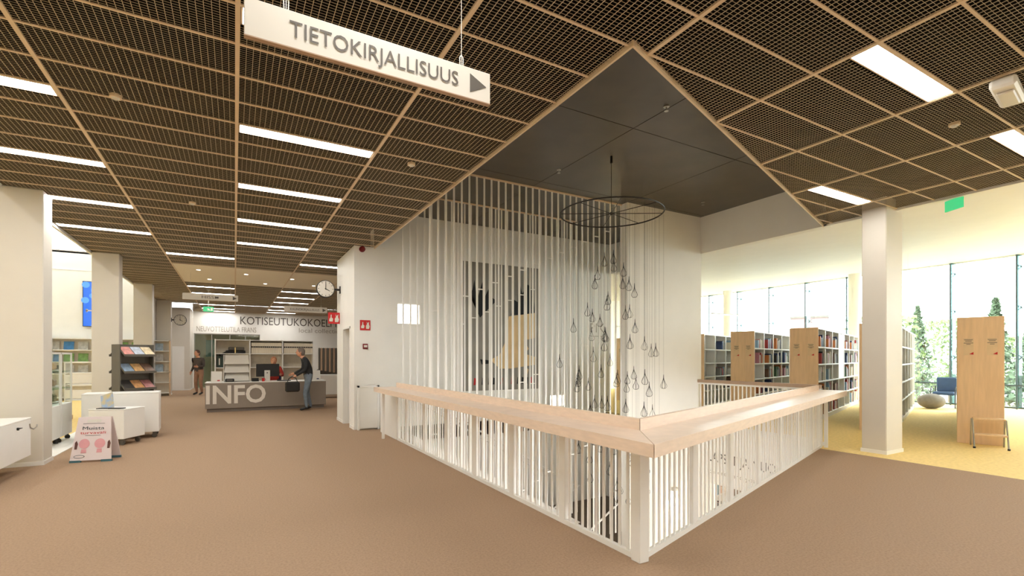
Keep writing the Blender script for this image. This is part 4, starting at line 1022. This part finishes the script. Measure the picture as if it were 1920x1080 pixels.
for i, (x, y, L_, lab) in enumerate(((16.2, 11.8, 2.4, 'long thin white pendant lamp near the stairwell wall by the windows'), (15.6, 6.6, 2.4, 'long thin white pendant lamp right of the square column'), (15.4, 3.4, 2.4, 'long thin white pendant lamp above the lone bookcase'))):
    t = thing('pendant_lamp', lab, 'lamp', (x, y, 3.2), math.radians(-4), 'white linear pendants')
    bbox(-L_ / 2, L_ / 2, -.03, .03, 0, .05).build('body', M_lacq, t); MB().box(-L_ / 2 + .02, L_ / 2 - .02, -.02, .02, -.006, 0).build('diffuser', emit('pendant_glow', (1, .96, .9), 4), t)
    for q in (-.9, .9):
        zc = HC + (x + q - XR) * (.79 / 12.1); MB().cyl((q, 0, .05), (q, 0, zc - 3.2), .002, n=3).build('wire', M_lacq, t)

# outside: lawn, trees, a distant block
gr = MB().box(22.3, 240, -110, 170, -4.7, -4.5).build('lawn', mat('outdoor_grass', (128, 128, 120), .95, .1, .4)); gr['kind'] = 'structure'
gr.name = 'floor_outdoor_lawn'
def tree(x, y, h, rad, conifer, label, seed):
    rr = random.Random(seed); t = thing('tree', label, 'tree', (x, y, -4.5), 0, 'trees outside the windows')
    MB().cyl((0, 0, 0), (0, 0, h * .9), .22, .05, n=7).build('trunk', mat('bark', (112, 100, 88), .9, .2, 5), t)
    b = MB(); n = 1500
    for i in range(n):
        if conifer:
            z = h * (.12 + .88 * rr.random()); r = rad * (1.02 - z / h) * math.sqrt(rr.random())
        else:
            a1 = rr.random() * 6.283; cl_ = (math.cos(a1 * 3 + i % 7) * .45, math.sin(i % 11) * .45)
            z = h * (.62 + .38 * math.sin(rr.uniform(-1.2, 1.5))); r = rad * math.sqrt(rr.random()) * (1 - .5 * abs(z / h - .6))
        a = rr.random() * 6.283; c = Vector((r * math.cos(a), r * math.sin(a), z)); s = rr.uniform(.12, .3)
        u = Vector((rr.uniform(-1, 1), rr.uniform(-1, 1), rr.uniform(-1, 1))).normalized() * s; w = u.orthogonal().normalized() * s * .7
        b.add([c - u, c + w, c + u, c - w], [(0, 1, 2, 3)])
    b.build('foliage', mat('foliage_conifer' if conifer else 'foliage_birch', (74, 92, 66) if conifer else (104, 124, 70), .8, .25, 3), t)
TREES = [(35.1, 28.0, 1.3), (47.3, 34.5, 0.6), (32.2, 21.4, 1.1), (40.7, 24.7, 1.5), (61.3, 35.2, 1.9), (55.3, 29.5, 0.6), (67.3, 32.8, 2.1), (46.9, 20.5, 5.0), (63.2, 26.3, 5.1), (56.2, 21.5, 5.3), (70.9, 24.1, 5.9), (85.7, 27.0, 4.4), (49.7, 14.2, 4.9), (81.7, 21.2, 4.1), (75.8, 18.8, 5.6)]          # x, y, height of the tip above the floor
for i, (X, Y, top) in enumerate(TREES):
    con = i % 3 != 1
    tree(X, Y, top + 4.5 + (1.2 if con else 0), 2.2 if con else 2.9, con, f'{"dark conifer" if con else "pale leafy tree"} outside the windows, {(ORD_ + ["eleventh", "twelfth", "thirteenth", "fourteenth", "fifteenth"])[i]} from the left', 100 + i)
bl = thing('apartment_block', 'distant reddish apartment block seen through the windows above the bookcases', 'building', (98, 55, -4.5), .5)
MB().box(-2.8, 2.8, -3, 3, 0, 13.8).build('wall', mat('brick_far', (150, 118, 114), .9), bl); MB().box(-3, 3, -3.2, 3.2, 13.8, 14.2).build('roof', M_rack, bl)
wn = None
for f_ in range(4):
    for q in range(2):
        if wn is None: wn = MB().box(-.6, .6, -.05, .05, 0, 1.5).build('window', M_mullion, bl); wn.location = Vector((-1.4, -3.02, 1.2)) * K
        else: inst(wn, 'window', bl, (-1.4 + q * 2.6, -3.02, 1.2 + f_ * 3.1))
print('books', nb, 'panels', npan)
